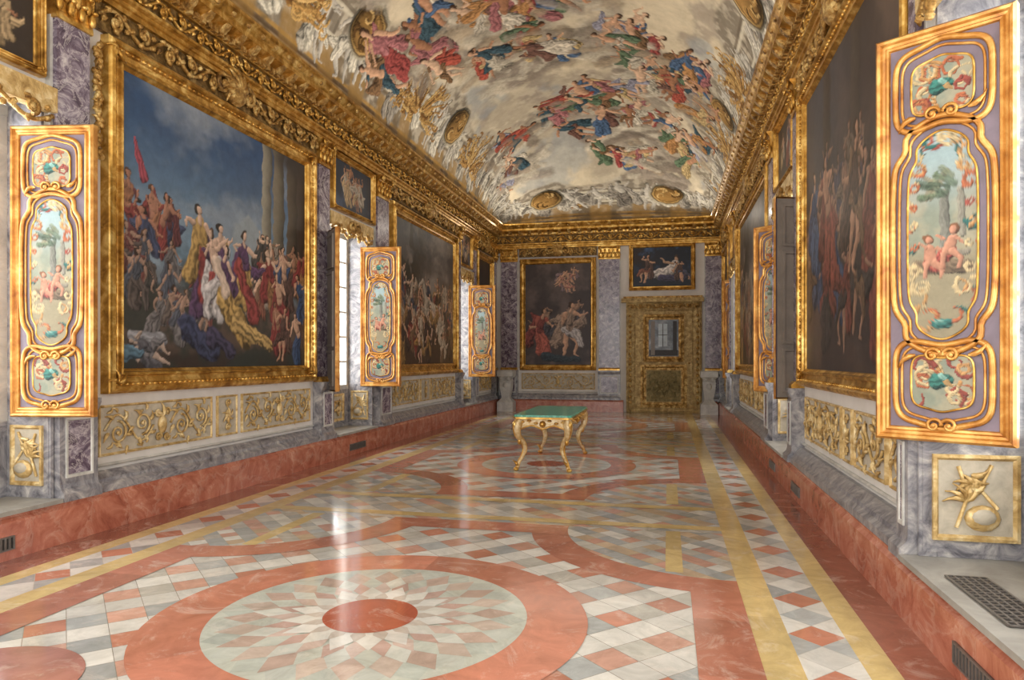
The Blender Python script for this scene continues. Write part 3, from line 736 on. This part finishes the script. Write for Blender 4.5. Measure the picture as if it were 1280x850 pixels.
def make_leaf():
    e=empty('window_shutter',(0,0,0))
    b=MB(); b.box(0.02,LW-0.02,-0.02,0.02,0.02,LH-0.02,0)
    for z0,z1 in ((0.1,0.6),(0.7,1.8),(1.9,2.38)):
        b.box(0.1,LW-0.1,0.021,0.032,z0,z1,1); q=MB(); q.frame(0.08,LW-0.08,z0-0.02,z1+0.02,[(0,0),(0,0.03),(0.03,0.03),(0.04,0.0)],1)
        b.merge(q,lambda v:(v[0],0.025-v[1],v[2]))
    b.box(0.021,LW-0.021,0.019,0.025,0.021,LH-0.021,1)
    finish('shutter_board',b,[M_LILAC,M_BACK],parent=e)
    b=MB()
    b.frame(0,LW,0,LH,[(0,-0.026),(0,0.03),(0.015,0.05),(0.03,0.045),(0.04,0.028),(0.055,0.024),(0.065,0.036),(0.078,0.034),(0.088,0.012)],0)
    cx=LW/2
    mids=((1.235,0.27,0.665,'mid'),(2.12,0.255,0.25,'top'),(0.365,0.255,0.25,'bot'))
    for cz,rx,rz,k in mids:
        o=outline(cx,cz,rx,rz,k,110); b.tube(closed(o,-0.03),0.019,0,6,closed=True)
        o=outline(cx,cz,rx-0.036,rz-0.036,k,110); b.tube(closed(o,-0.026),0.009,0,5,closed=True)
    for z,sg in ((1.96,-1),(0.52,1)):
        b.spiral(cx-0.05,z,0.045,-0.045,0.012,0,1.3,1); b.spiral(cx+0.05,z,0.045,-0.045,0.012,0,1.3,-1,pi)
        for sx in (-1,1):
            b.leafy(cx+sx*0.14,z,0.12,pi/2-sx*pi/2,-0.04,0.014,0)
    b.spiral(cx-0.04,0.10,0.045,-0.045,0.012,0,1.3,1); b.spiral(cx+0.04,0.10,0.045,-0.045,0.012,0,1.3,-1,pi)
    finish('gilded_moulding',b,[M_WOODG],parent=e)
    for cz,rx,rz,k in mids:
        f=0.085 if k=='mid' else 0.09
        o=outline(cx,cz,rx-f,rz-f,k); panel_paint(o,cx,cz,k,int(cz*100),e)
        b=MB(); b.tube(closed(o,-0.032),0.008,0,5,closed=True); finish('panel_border',b,[M_GOLD],parent=e)
    return e
leaf=make_leaf(); kids=list(leaf.children)
def put_leaf(e,origin,to,label):
    e.location=(origin[0],origin[1],1.10); e.rotation_euler=(0,0,math.atan2(to[1]-origin[1],to[0]-origin[0]))
    tag(e,label=label,cat='shutter',group='painted window shutters')
def copy_leaf():
    e=leaf.copy(); COL.objects.link(e)
    for k in kids:
        c=k.copy(); c.parent=e; COL.objects.link(c)
    return e
LB='gilded wooden window shutter with painted cherub panels, folded open'
LG='window shutter folded open showing its plain grey back'
leaves=[((-5.50,4.98),(-4.76,5.10),LB),((-5.38,11.74),(-4.68,11.80),LB),((-5.30,18.46),(-4.6,18.5),LB),
        ((1.30,4.87),(1.91,4.45),LB),((1.29,11.30),(1.82,10.86),LB),((1.38,18.75),(1.9,18.3),LB),
        ((-4.87,9.78),(-5.36,10.36),LG),((1.98,9.42),(1.28,9.17),LG)]
for i,(o,t,l) in enumerate(leaves):
    e=leaf if i==0 else copy_leaf()
    put_leaf(e,o,t,l)

# ------------------------------------------------------------------ table
TX,TY,TH=-1.73,10.75,0.80
tw,tl=0.41,1.0
te=empty('console_table',(TX,TY,0),0,label='carved gilt and ivory table with green marble top',cat='table')
def slab(b,hw,hl,z0,z1,m,ch=0.05):
    o=[(-hw+ch,-hl),(hw-ch,-hl),(hw,-hl+ch),(hw,hl-ch),(hw-ch,hl),(-hw+ch,hl),(-hw,hl-ch),(-hw,-hl+ch)]
    vs=[(x,y,z0) for x,y in o]+[(x,y,z1) for x,y in o]
    b.add(vs,[tuple(range(7,-1,-1)),tuple(range(8,16))]+[(i,(i+1)%8,8+(i+1)%8,8+i) for i in range(8)],m)
b=MB(); slab(b,tw,tl,TH-0.03,TH,0); finish('tabletop',b,[M_GREEN],parent=te)
b=MB(); slab(b,tw+0.015,tl+0.015,TH-0.055,TH-0.031,0); finish('gilded_edge',b,[M_GOLD],parent=te)
b=MB()
def apron(b,p0,p1,nrm):
    N=24; vs=[];fs=[]
    for i in range(N+1):
        t=i/N; x=p0[0]+(p1[0]-p0[0])*t; y=p0[1]+(p1[1]-p0[1])*t
        drop=0.09+0.05*(0.5+0.5*math.cos(2*pi*(t-0.5)*2))*(1 if abs(t-0.5)<0.25 else 0.4)+0.05*abs(2*t-1)**3
        vs+=[(x+nrm[0]*0.02,y+nrm[1]*0.02,TH-0.055),(x+nrm[0]*0.02,y+nrm[1]*0.02,TH-0.055-drop),(x-nrm[0]*0.01,y-nrm[1]*0.01,TH-0.055-drop),(x-nrm[0]*0.01,y-nrm[1]*0.01,TH-0.055)]
    for i in range(N):
        for k in range(4):
            a=i*4+k; c=i*4+(k+1)%4; fs.append((a,c,c+4,a+4))
    b.add(vs,fs,0)
    pts=[]
    for i in range(N+1):
        v=vs[i*4+1]; pts.append((v[0]+nrm[0]*0.008,v[1]+nrm[1]*0.008,v[2]))
    b.tube(pts,0.011,1,6)
    xm=(p0[0]+p1[0])/2+nrm[0]*0.03; ym=(p0[1]+p1[1])/2+nrm[1]*0.03
    b.ell((xm,ym,TH-0.13),(0.05,0.05,0.05),1)
    L=math.hypot(p1[0]-p0[0],p1[1]-p0[1]); n=int(L/0.09)
    for i in range(n):
        t=(i+0.5)/n; x=p0[0]+(p1[0]-p0[0])*t+nrm[0]*0.025; y=p0[1]+(p1[1]-p0[1])*t+nrm[1]*0.025
        z=TH-0.10+0.02*math.sin(i*2.1); b.ell((x,y,z),(0.035,0.035,0.018),1,6,4)
ax,ay=tw-0.07,tl-0.07
apron(b,(-ax,-ay),(ax,-ay),(0,-1)); apron(b,(-ax,ay),(ax,ay),(0,1)); apron(b,(-ax,-ay),(-ax,ay),(-1,0)); apron(b,(ax,-ay),(ax,ay),(1,0))
finish('apron',b,[M_IVORY,M_GOLD],parent=te)
for sx in (-1,1):
    for sy in (-1,1):
        b=MB(); pts=[];rr=[]
        N=22
        for i in range(N+1):
            t=i/N; z=(TH-0.07)*(1-t)+0.03*t
            o=0.035*math.sin(pi*min(1,t/0.4))-0.085*math.sin(pi*float(np.clip((t-0.35)/0.5,0,1)))+0.04*max(0,(t-0.8)/0.2)**1.5
            pts.append((sx*(o*0.8),sy*(o*0.8),z)); rr.append(0.045*(1-t)**0.9+0.015+0.012*math.exp(-((t-0.12)/0.12)**2)+0.008*math.exp(-((t-0.97)/0.05)**2))
        b.tube(pts,rr,0,10)
        b.tube([(p[0]+sx*r*0.7,p[1]+sy*r*0.7,p[2]) for p,r in zip(pts,rr)],0.012,1,5)
        for s2 in (-1,1): b.tube([(p[0]+s2*r*0.9,p[1]-s2*sx*sy*r*0.3,p[2]) for p,r in zip(pts,rr)],0.006,1,5)
        b.ell((sx*0.055,sy*0.055,TH-0.14),(0.035,0.035,0.06),1); b.ell((sx*0.0,sy*0.0,0.42),(0.032,0.032,0.05),1)
        b.ell((sx*0.04,sy*0.04,0.03),(0.042,0.042,0.03),1); b.leafy(sx*0.02,0.06,0.12,pi/2,sy*0.02,0.022,1)
        finish('leg',b,[M_IVORY,M_GOLD],loc=(sx*ax,sy*ay,0),parent=te)

# ------------------------------------------------------------------ grilles
def grille(loc,rotz,w,h,flat,n,label):
    b=MB()
    if flat:
        b.box(-w/2,w/2,-h/2,h/2,0.0005,0.004,1)
        for i in range(n+1):
            x=-w/2+w*i/n; b.box(x-0.006,x+0.006,-h/2,h/2,0.0045,0.012,0)
        for i in range(6):
            y=-h/2+h*i/5; b.box(-w/2,w/2,y-0.006,y+0.006,0.0045,0.0125,0)
    else:
        b.box(-w/2,w/2,-0.004,-0.0005,0,h,1)
        for i in range(n+1):
            x=-w/2+w*i/n; b.box(x-0.008,x+0.008,-0.013,-0.0045,0.001,h-0.001,0)
        b.box(-w/2,w/2,-0.014,-0.0045,0,0.012,0); b.box(-w/2,w/2,-0.014,-0.0045,h-0.012,h,0)
    finish('ventilation_grille',b,[M_GRILLE,M_DARK],loc,rotz,label=label,cat='vent grille')
grille((XR+0.0,3.95,ZS+0.02),pi/2,0.75,0.2,True,16,'grey steel ventilation grille set in the window seat slab')
for (s,a,w) in (('right',3.6,0.62),('right',8.4,0.5),('right',10.2,0.5),('left',4.32,0.6),('left',11.0,0.6)):
    x=XL+0.2 if s=='left' else XR-0.2
    grille((x,a,0.08),SIDE[s][1],w,0.11,False,16,'dark slotted ventilation grille in the red marble plinth')

# ------------------------------------------------------------------ floor
class FB:
    def __init__(s): s.v=[];s.f=[];s.c=[]
    def poly(s,pts,z,col,var=0.07,rg=random):
        k=1+rg.uniform(-var,var); c=[min(1,x*k) for x in lin(col)]
        b=len(s.v); s.v+= [(x,y,z) for x,y in pts]; s.f.append(tuple(range(b,b+len(pts)))); s.c+= [c]*len(pts)
def clip(poly,x0,x1,y0,y1):
    def cl(P,ax,val,keepgt):
        out=[]
        for i in range(len(P)):
            a=P[i];b=P[(i+1)%len(P)]
            ia=(a[ax]>=val) if keepgt else (a[ax]<=val); ib=(b[ax]>=val) if keepgt else (b[ax]<=val)
            if ia: out.append(a)
            if ia!=ib:
                t=(val-a[ax])/(b[ax]-a[ax]); out.append((a[0]+(b[0]-a[0])*t,a[1]+(b[1]-a[1])*t))
        return out
    for ax,v,k in ((0,x0,True),(0,x1,False),(1,y0,True),(1,y1,False)):
        if len(poly)<3: return []
        poly=cl(poly,ax,v,k)
    return poly
FR=random.Random(4)
CWh=(212,208,198);CWg=(170,172,168);CPk=(200,154,134);CRd=(180,116,94);CYe=(208,182,124);CGy=(188,184,172);CTan=(196,172,142);CSal=(188,126,102)
F=FB(); Z=[0.0008*i for i in range(20)]
X0,X1=XL+0.05,XR-0.05; CX=-1.8
F.poly([(XL,Y0),(XR,Y0),(XR,YF),(XL,YF)],0,(144,88,72),0)
def rect(x0,x1,y0,y1,z,col,seg=0.9,along=1):
    if along:
        n=max(1,int((y1-y0)/seg)); 
        for i in range(n): F.poly([(x0,y0+(y1-y0)*i/n),(x1,y0+(y1-y0)*i/n),(x1,y0+(y1-y0)*(i+1)/n),(x0,y0+(y1-y0)*(i+1)/n)],z,col,0.14,FR)
    else:
        n=max(1,int((x1-x0)/seg)); 
        for i in range(n): F.poly([(x0+(x1-x0)*i/n,y0),(x0+(x1-x0)*(i+1)/n,y0),(x0+(x1-x0)*(i+1)/n,y1),(x0+(x1-x0)*i/n,y1)],z,col,0.14,FR)
def diamonds(x0,x1,y0,y1,w,hh,z,pal,ox=0,oy=0,cond=None,sh=0.98):
    i0=int(math.floor((x0-ox)/w))-1; i1=int((x1-ox)/w)+2; j0=int(math.floor((y0-oy)/(hh/1.0)))-1; j1=int((y1-oy)/hh)+2
    for i in range(i0*2,i1*2):
        for j in range(j0*2,j1*2):
            if (i+j)%2: continue
            cx=ox+i*w/2; cy=oy+j*hh/2
            P=[(cx-w/2*sh,cy),(cx,cy-hh/2*sh),(cx+w/2*sh,cy),(cx,cy+hh/2*sh)]
            if cond and not cond(cx,cy): continue
            P=clip(P,x0,x1,y0,y1)
            if len(P)>=3:
                F.poly(P,z,pal(i,j),0.15,FR)
HX=2.28; HY=2.6; SP=6.43; YC=[4.07-SP,4.07,4.07+SP,4.07+2*SP]
rect(X0-.05,CX-2.95,Y0,YF,Z[1],(154,96,78),1.4); rect(CX+2.95,X1+.05,Y0,YF,Z[1],(154,96,78),1.4)
for sg in (-1,1):
    def sx(a,b_): return (CX+a,CX+b_) if sg>0 else (CX-b_,CX-a)
    a,b_=sx(2.79,2.95); rect(a,b_,Y0,YF,Z[2],CYe,1.1)
    a,b_=sx(2.48,2.79); F.poly([(a,Y0),(b_,Y0),(b_,YF),(a,YF)],Z[1],CGy,0)
    diamonds(a,b_,Y0,YF,0.31,0.31,Z[2],lambda i,j: CSal if (j%4==0 and i%2==0) else (CWh if j%3 else CWg),ox=a+0.155,oy=0)
    a,b_=sx(2.28,2.48); rect(a,b_,Y0,YF,Z[2],CYe,1.1)
F.poly([(CX-HX,Y0),(CX+HX,Y0),(CX+HX,YF),(CX-HX,YF)],Z[1],(150,142,130),0)
def palm(i,j):
    k=((i+j)//2)%2; m=((i-j)//2)%2
    if k==0: return (CSal if FR.random()<0.4 else CPk) if m==0 else CWh
    return CWh if m else (CWg if FR.random()<0.6 else CGy)
def pals(i,j):
    k=((i+j)//2)%2
    return FR.choice([CWg,CGy]) if k else FR.choice([CTan,CWh,CPk])
def annulus(cx,cy,r0,r1,z,col,a0=0,a1=2*pi,n=64,seg=6,var=0.08):
    cc=col
    for i in range(n):
        if i%seg==0: k=1+FR.uniform(-var,var); cc=tuple(min(255,c*k) for c in col)
        t0=a0+(a1-a0)*i/n; t1=a0+(a1-a0)*(i+1)/n
        F.poly([(cx+r0*math.cos(t0),cy+r0*math.sin(t0)),(cx+r1*math.cos(t0),cy+r1*math.sin(t0)),(cx+r1*math.cos(t1),cy+r1*math.sin(t1)),(cx+r0*math.cos(t1),cy+r0*math.sin(t1))],z,cc,0,FR)
def disc(cx,cy,r,z,col,n=64):
    F.poly([(cx+r*math.cos(2*pi*i/n),cy+r*math.sin(2*pi*i/n)) for i in range(n)],z,col,0.02,FR)
def kites(cx,cy,ri,rm,ro,n,z,cols,off=0.0,w=1.0):
    for k in range(n):
        a=2*pi*(k+off)/n; d=pi/n*w
        F.poly([(cx+ri*math.cos(a),cy+ri*math.sin(a)),(cx+rm*math.cos(a-d),cy+rm*math.sin(a-d)),(cx+ro*math.cos(a),cy+ro*math.sin(a)),(cx+rm*math.cos(a+d),cy+rm*math.sin(a+d))],z,cols[k%len(cols)],0.07,FR)
def bay(yc):
    y0,y1=yc-HY,yc+HY; x0,x1=CX-HX,CX+HX
    diamonds(x0,x1,max(Y0,y0),min(YF,y1),0.30,0.30,Z[2],palm,ox=CX,oy=yc)
    Rc,Bw=1.4,0.33
    for sx_ in (-1,1):
        for sy in (-1,1):
            cx,cy=CX+sx_*HX,yc+sy*HY
            xa,xb=(cx-Rc-0.1,cx) if sx_>0 else (cx,cx+Rc+0.1); ya,yb=(cy-Rc-.1,cy) if sy>0 else (cy,cy+Rc+.1)
            F.poly([(cx,cy)]+[(cx-sx_*(Rc+0.1)*math.cos(t*pi/32),cy-sy*(Rc+0.1)*math.sin(t*pi/32)) for t in range(17)],Z[3],(160,154,140),0)
            diamonds(xa,xb,ya,yb,0.2,0.2,Z[4],pals,ox=cx,oy=cy,cond=lambda px,py:(px-cx)**2+(py-cy)**2<(Rc+0.12)**2)
            A_={(1,1):(pi,1.5*pi),(-1,1):(1.5*pi,2*pi),(-1,-1):(0,pi/2),(1,-1):(pi/2,pi)}[(sx_,sy)]
            annulus(cx,cy,Rc,Rc+Bw,Z[5],CRd,A_[0],A_[1],28,7)
            xs=cx-sx_*0.5; rect(min(xs,xs+0.13),max(xs,xs+0.13),min(cy,cy-sy*1.27),max(cy,cy-sy*1.27),Z[5],CYe,0.6)
    e=HY-Rc; rect(x1-Bw,x1,yc-e,yc+e,Z[6],CRd,0.8); rect(x0,x0+Bw,yc-e,yc+e,Z[6],CRd,0.8)
    e=HX-Rc; rect(CX-e,CX+e,y1-Bw,y1,Z[6],CRd,0.8,0); rect(CX-e,CX+e,y0,y0+Bw,Z[6],CRd,0.8,0)
    disc(CX,yc,1.34,Z[6],CWg); annulus(CX,yc,0.97,1.34,Z[7],(192,126,102),n=72,seg=9)
    disc(CX,yc,0.97,Z[7],(192,194,180))
    n=24
    kites(CX,yc,0.72,0.85,0.97,n,Z[8],[(178,182,170),(188,190,178)],0.5)
    kites(CX,yc,0.56,0.74,0.90,n,Z[9],[(194,176,160),(186,162,146)],0.0,0.95)
    kites(CX,yc,0.44,0.62,0.76,n,Z[10],[(200,200,188),(190,192,178)],0.5,0.95)
    kites(CX,yc,0.34,0.50,0.64,n,Z[11],[(190,160,146),(200,178,164)],0.0,0.95)
    kites(CX,yc,0.20,0.40,0.54,16,Z[12],[(218,214,204),(210,206,194)],0.0,1.0)
    kites(CX,yc,0.18,0.33,0.42,16,Z[13],[(192,180,166)],0.5,0.7)
    disc(CX,yc,0.29,Z[14],(170,90,66))
for yc in YC:
    bay(yc)
    yb=yc+HY; 
    if yb<YF-1.3:
        diamonds(CX-HX,CX+HX,yb,yb+SP-2*HY,0.25,0.25,Z[2],pals,ox=CX,oy=yb)
        rect(CX-HX,CX+HX,yb+0.10,yb+0.26,Z[5],CYe,1.0,0); rect(CX-HX,CX+HX,yb+SP-2*HY-0.26,yb+SP-2*HY-0.10,Z[5],CYe,1.0,0)
for sx_ in (-1,1):
    disc(CX+sx_*1.52,2.75,0.5,Z[7],(166,114,102))
me=bpy.data.meshes.new('floor'); me.from_pydata(F.v,[],F.f); me.materials.append(M_FLOOR); colattr(me,np.array(F.c)); me.update()
fo=bpy.data.objects.new('floor',me); COL.objects.link(fo); fo['kind']='structure'

# ------------------------------------------------------------------ ceiling vault
A=(XR-XL)/2; CC=(XR+XL)/2; ZSP=5.66; RISE=2.7; LE=3.4
na=400
th=np.linspace(0.0,pi,na)
ys=list(np.linspace(Y0,6.4,60)[:-1])+list(np.linspace(6.4,YF-LE,540)[:-1])
ph=np.linspace(0,pi/2,210)
yv=np.array(ys+[YF-LE+LE*math.sin(a) for a in ph]); fv=np.array([1.0]*len(ys)+[max(0.0,math.cos(a))**0.9 for a in ph])
qv=np.array(ys+[YF-LE+1.35*LE*a for a in ph])
TH_,YV=np.meshgrid(th,yv,indexing='ij'); _,FV=np.meshgrid(th,fv,indexing='ij'); _,QV=np.meshgrid(th,qv,indexing='ij')
XX=CC-A*np.cos(TH_); ZZ=ZSP+RISE*np.abs(np.sin(TH_))**0.88*FV
P=np.stack([XX.ravel(),YV.ravel(),ZZ.ravel()],-1)
AW=9.6
S=(TH_/pi*AW).ravel(); Q=QV.ravel(); QE=qv[-1]
p=Paint(S,Q,0.05,3.0); rg=R(77); p.base=0.74; p.con=0.5; p.mute=0.1
n1=fbm(S*0.55,Q*0.4,6,1.0); n2=fbm(S*1.4,Q*1.0,5,6.0); n3=fbm(S*3.2,Q*2.4,4,8.0); n4=fbm(S*6,Q*6,3,18.0)
one=np.ones(len(S))
p.fill(one,(176,164,144)); p.fill(ss(0.42,0.58,n1),(206,192,166)); p.fill(ss(0.5,0.66,n2)*0.7,(146,134,122)); p.fill(ss(0.52,0.7,n3)*0.4,(216,204,178)); p.fill(ss(0.5,0.62,fbm(S*.8,Q*.6,4,15))*0.5,(142,152,160))
edge=np.minimum(np.minimum(S,AW-S),QE-Q)
ar=ss(2.05,1.9,edge+0.22*np.sin(Q*2.1+S*2.1)+0.2*(n2-0.5))
p.fill(ar*0.9,(150,140,124))
along=np.where((QE-Q)<np.minimum(S,AW-S),S,Q)
p.fill(ar*ss(0.5,0.65,n4)*0.7,(184,174,156)); p.fill(ar*ss(0.5,0.4,n4)*0.5,(98,88,76))
p.fill(ar*ss(0.2,0.9,np.sin(along*2*pi/0.24))*ss(1.0,1.05,edge)*ss(1.45,1.4,edge)*0.6,(92,82,70))
for e0,c,o_ in ((0.98,(200,192,172),.8),(0.9,(96,82,64),.7),(1.48,(200,192,172),.8),(1.56,(100,88,74),.7),(0.45,(176,138,74),.9),(0.38,(90,64,34),.8),(0.3,(190,150,82),.9),(0.2,(86,62,32),.8),(0.12,(190,152,84),.8)):
    p.fill(ss(0.05,0.02,abs(edge-e0))*o_,c)
p.fill(ar*ss(0.85,0.8,edge)*ss(0.45,0.65,n3)*0.8,(108,92,70))
p.fill(ar*ss(0.85,0.8,edge)*ss(0.4,0.7,np.sin(along*2*pi/1.1)*0.5+0.5+0.3*(n3-0.5))*0.6,(156,122,68))
def up_angle(s_,q):
    d=[(s_,-pi/2),(AW-s_,pi/2),(QE-q,pi)]
    d.sort(); return d[0][1]
def roundel(s_,q,r):
    for rr_,c in ((1.3,(186,176,152)),(1.18,(112,94,68)),(1.08,(200,160,90)),(0.98,(110,80,38)),(0.92,(160,120,60))):
        p.stroke(s_,q,s_+0.01,q,r*rr_,r*rr_,c,0,0.06,1,0.03)
    for i in range(9):
        a=rg.uniform(0,6.28); p.arcs(s_+0.5*r*math.cos(a),q+0.5*r*math.sin(a),r*0.3,rg.choice([(210,172,104),(96,68,32),(186,142,74)]),r*0.1,a,a+4)
def goldburst(s_,q,r):
    ua=up_angle(s_,q)
    for i in range(46):
        a=ua+pi/2+rg.uniform(-1.7,1.7); l=r*rg.uniform(0.3,1.0); x_=s_+l*math.cos(a); z_=q+l*math.sin(a)
        p.stroke(s_+0.3*l*math.cos(a),q+0.3*l*math.sin(a),x_,z_,0.05,0.025,rg.choice([(186,142,74),(130,90,40),(212,174,106)]),0.2)
        p.arcs(x_,z_,0.13,rg.choice([(204,162,90),(150,108,52)]),0.035,a,a+4.5)
gsk=(200,192,178)
greys=[(188,180,164),(156,148,136),(206,198,180),(128,120,110)]
def cove_pts():
    L=[]
    y=6.0
    while y<QE-1.6: L.append((1.15,y)); L.append((AW-1.15,y+0.3)); y+=0.66
    x=1.2
    while x<AW-1.0: L.append((x,QE-1.2)); x+=0.6
    return L
for k,(s_,q) in enumerate(cove_pts()):
    ua=up_angle(s_,q)
    a=ua+rg.uniform(-0.45,0.45)
    vx,vz=-math.sin(ua),math.cos(ua); o_=rg.uniform(0.35,0.75)
    if k%9==4: goldburst(s_-0.3*vx,q-0.3*vz,0.55)
    p.figure(s_-o_*vx,q-o_*vz,rg.uniform(1.1,1.45),rg.choice(greys),rg.choice(greys),rg,a,gsk,(132,122,104),0.6,2)
for (s_,q) in ((0.9,8.8),(1.0,13.9),(AW-1.0,9.2),(AW-1.0,14.2),(0.9,17.9),(AW-0.9,18.0)): goldburst(s_,q,1.1)
for s_ in (3.1,AW-3.1): roundel(s_,QE-1.35,0.44)
for q in (10.9,15.9): roundel(1.5,q,0.42); roundel(AW-1.5,q+0.4,0.42)
# sky groups, foreshortened for viewers standing on the floor
QK=0.62
p.z=p.z*QK
cp=[(176,80,62),(78,104,138),(186,134,78),(98,120,92),(170,106,108),(198,170,116),(122,86,74),(150,148,164),(208,196,176),(62,88,100),(166,74,70),(130,98,66),(196,186,166)]
clouds=[(200,188,166),(168,154,138),(136,122,108),(214,202,180),(180,160,132)]
NG=34
for g in range(NG):
    s_=rg.uniform(2.3,AW-2.3); q=(6.5+(g+rg.random())/NG*(QE-2.6-6.5))*QK
    for i in range(12):
        p.stroke(s_+rg.uniform(-1.1,1.1),q+rg.uniform(-0.5,0.5),s_+rg.uniform(-1.1,1.1),q+rg.uniform(-0.5,0.5),0.24,0.13,rg.choice(clouds),0.08,0.7,0.75,0.5)
    for i in range(rg.choice((2,3,4,4))):
        p.figure(s_+rg.uniform(-0.9,0.9),q+rg.uniform(-0.35,0.45),rg.uniform(0.9,1.3),rg.choice(cp),rg.choice(cp),rg,pi+rg.uniform(-1.2,1.2),rg.choice(SKIN),(84,58,40),0.6,2)
    for i in range(4):
        p.stroke(s_+rg.uniform(-0.9,0.9),q+rg.uniform(-0.4,0.4),s_+rg.uniform(-0.9,0.9),q+rg.uniform(-0.4,0.4),0.16,0.08,rg.choice(clouds),0.08,0.7,0.7,0.5)
ceil=gridmesh('ceiling',P,na,len(yv),p.c,M_FRESCO,smooth=True); ceil['kind']='structure'

# ------------------------------------------------------------------ lights
def area(name,loc,rot,sx_,sy,power,col=(1,1,1)):
    l=bpy.data.lights.new(name,'AREA'); l.shape='RECTANGLE'; l.size=sx_; l.size_y=sy; l.energy=power; l.color=col
    o=bpy.data.objects.new(name,l); COL.objects.link(o); o.location=loc; o.rotation_euler=rot
    return o
for side in ('left','right'):
    for (a,c) in WIN[side]:
        x=XL-0.75 if side=='left' else XR+0.8
        area('window_daylight',(x,(a+c)/2,2.5),(0,-pi/2 if side=='left' else pi/2,0),2.9,c-a+0.7,205,(0.96,0.98,1.0))
area('added_uplight',(XL+0.30,10,5.76),(0,math.radians(180+48),0),0.16,21,215,(1.0,0.93,0.80))  # added uplights, out of sight on the cornices, to brighten vault and room
area('added_uplight',(XR-0.30,10,5.76),(0,math.radians(180-48),0),0.16,21,215,(1.0,0.93,0.80))
area('added_uplight',(CX,YF-0.3,5.76),(math.radians(180+40),0,0),6.0,0.16,40,(1.0,0.93,0.80))
area('added_rear_fill',(CX,-0.95,2.8),(math.radians(90),0,0),6.0,4.6,340,(1.0,0.97,0.92))  # fill light added behind the camera to brighten the near end
w=bpy.data.worlds.new('World'); SC.world=w; w.use_nodes=True
w.node_tree.nodes['Background'].inputs[0].default_value=(0.95,0.97,1.0,1); w.node_tree.nodes['Background'].inputs[1].default_value=1.6

# ------------------------------------------------------------------ camera
cam=bpy.data.cameras.new('Camera'); co=bpy.data.objects.new('Camera',cam); COL.objects.link(co)
co.location=(0,0,1.6); co.rotation_euler=(math.radians(90),0,math.radians(12.5))
cam.sensor_width=36; cam.lens=880/1280*36; cam.shift_y=0.018; cam.clip_start=0.05
SC.camera=co
try: SC.view_settings.view_transform='Standard'
except Exception: pass
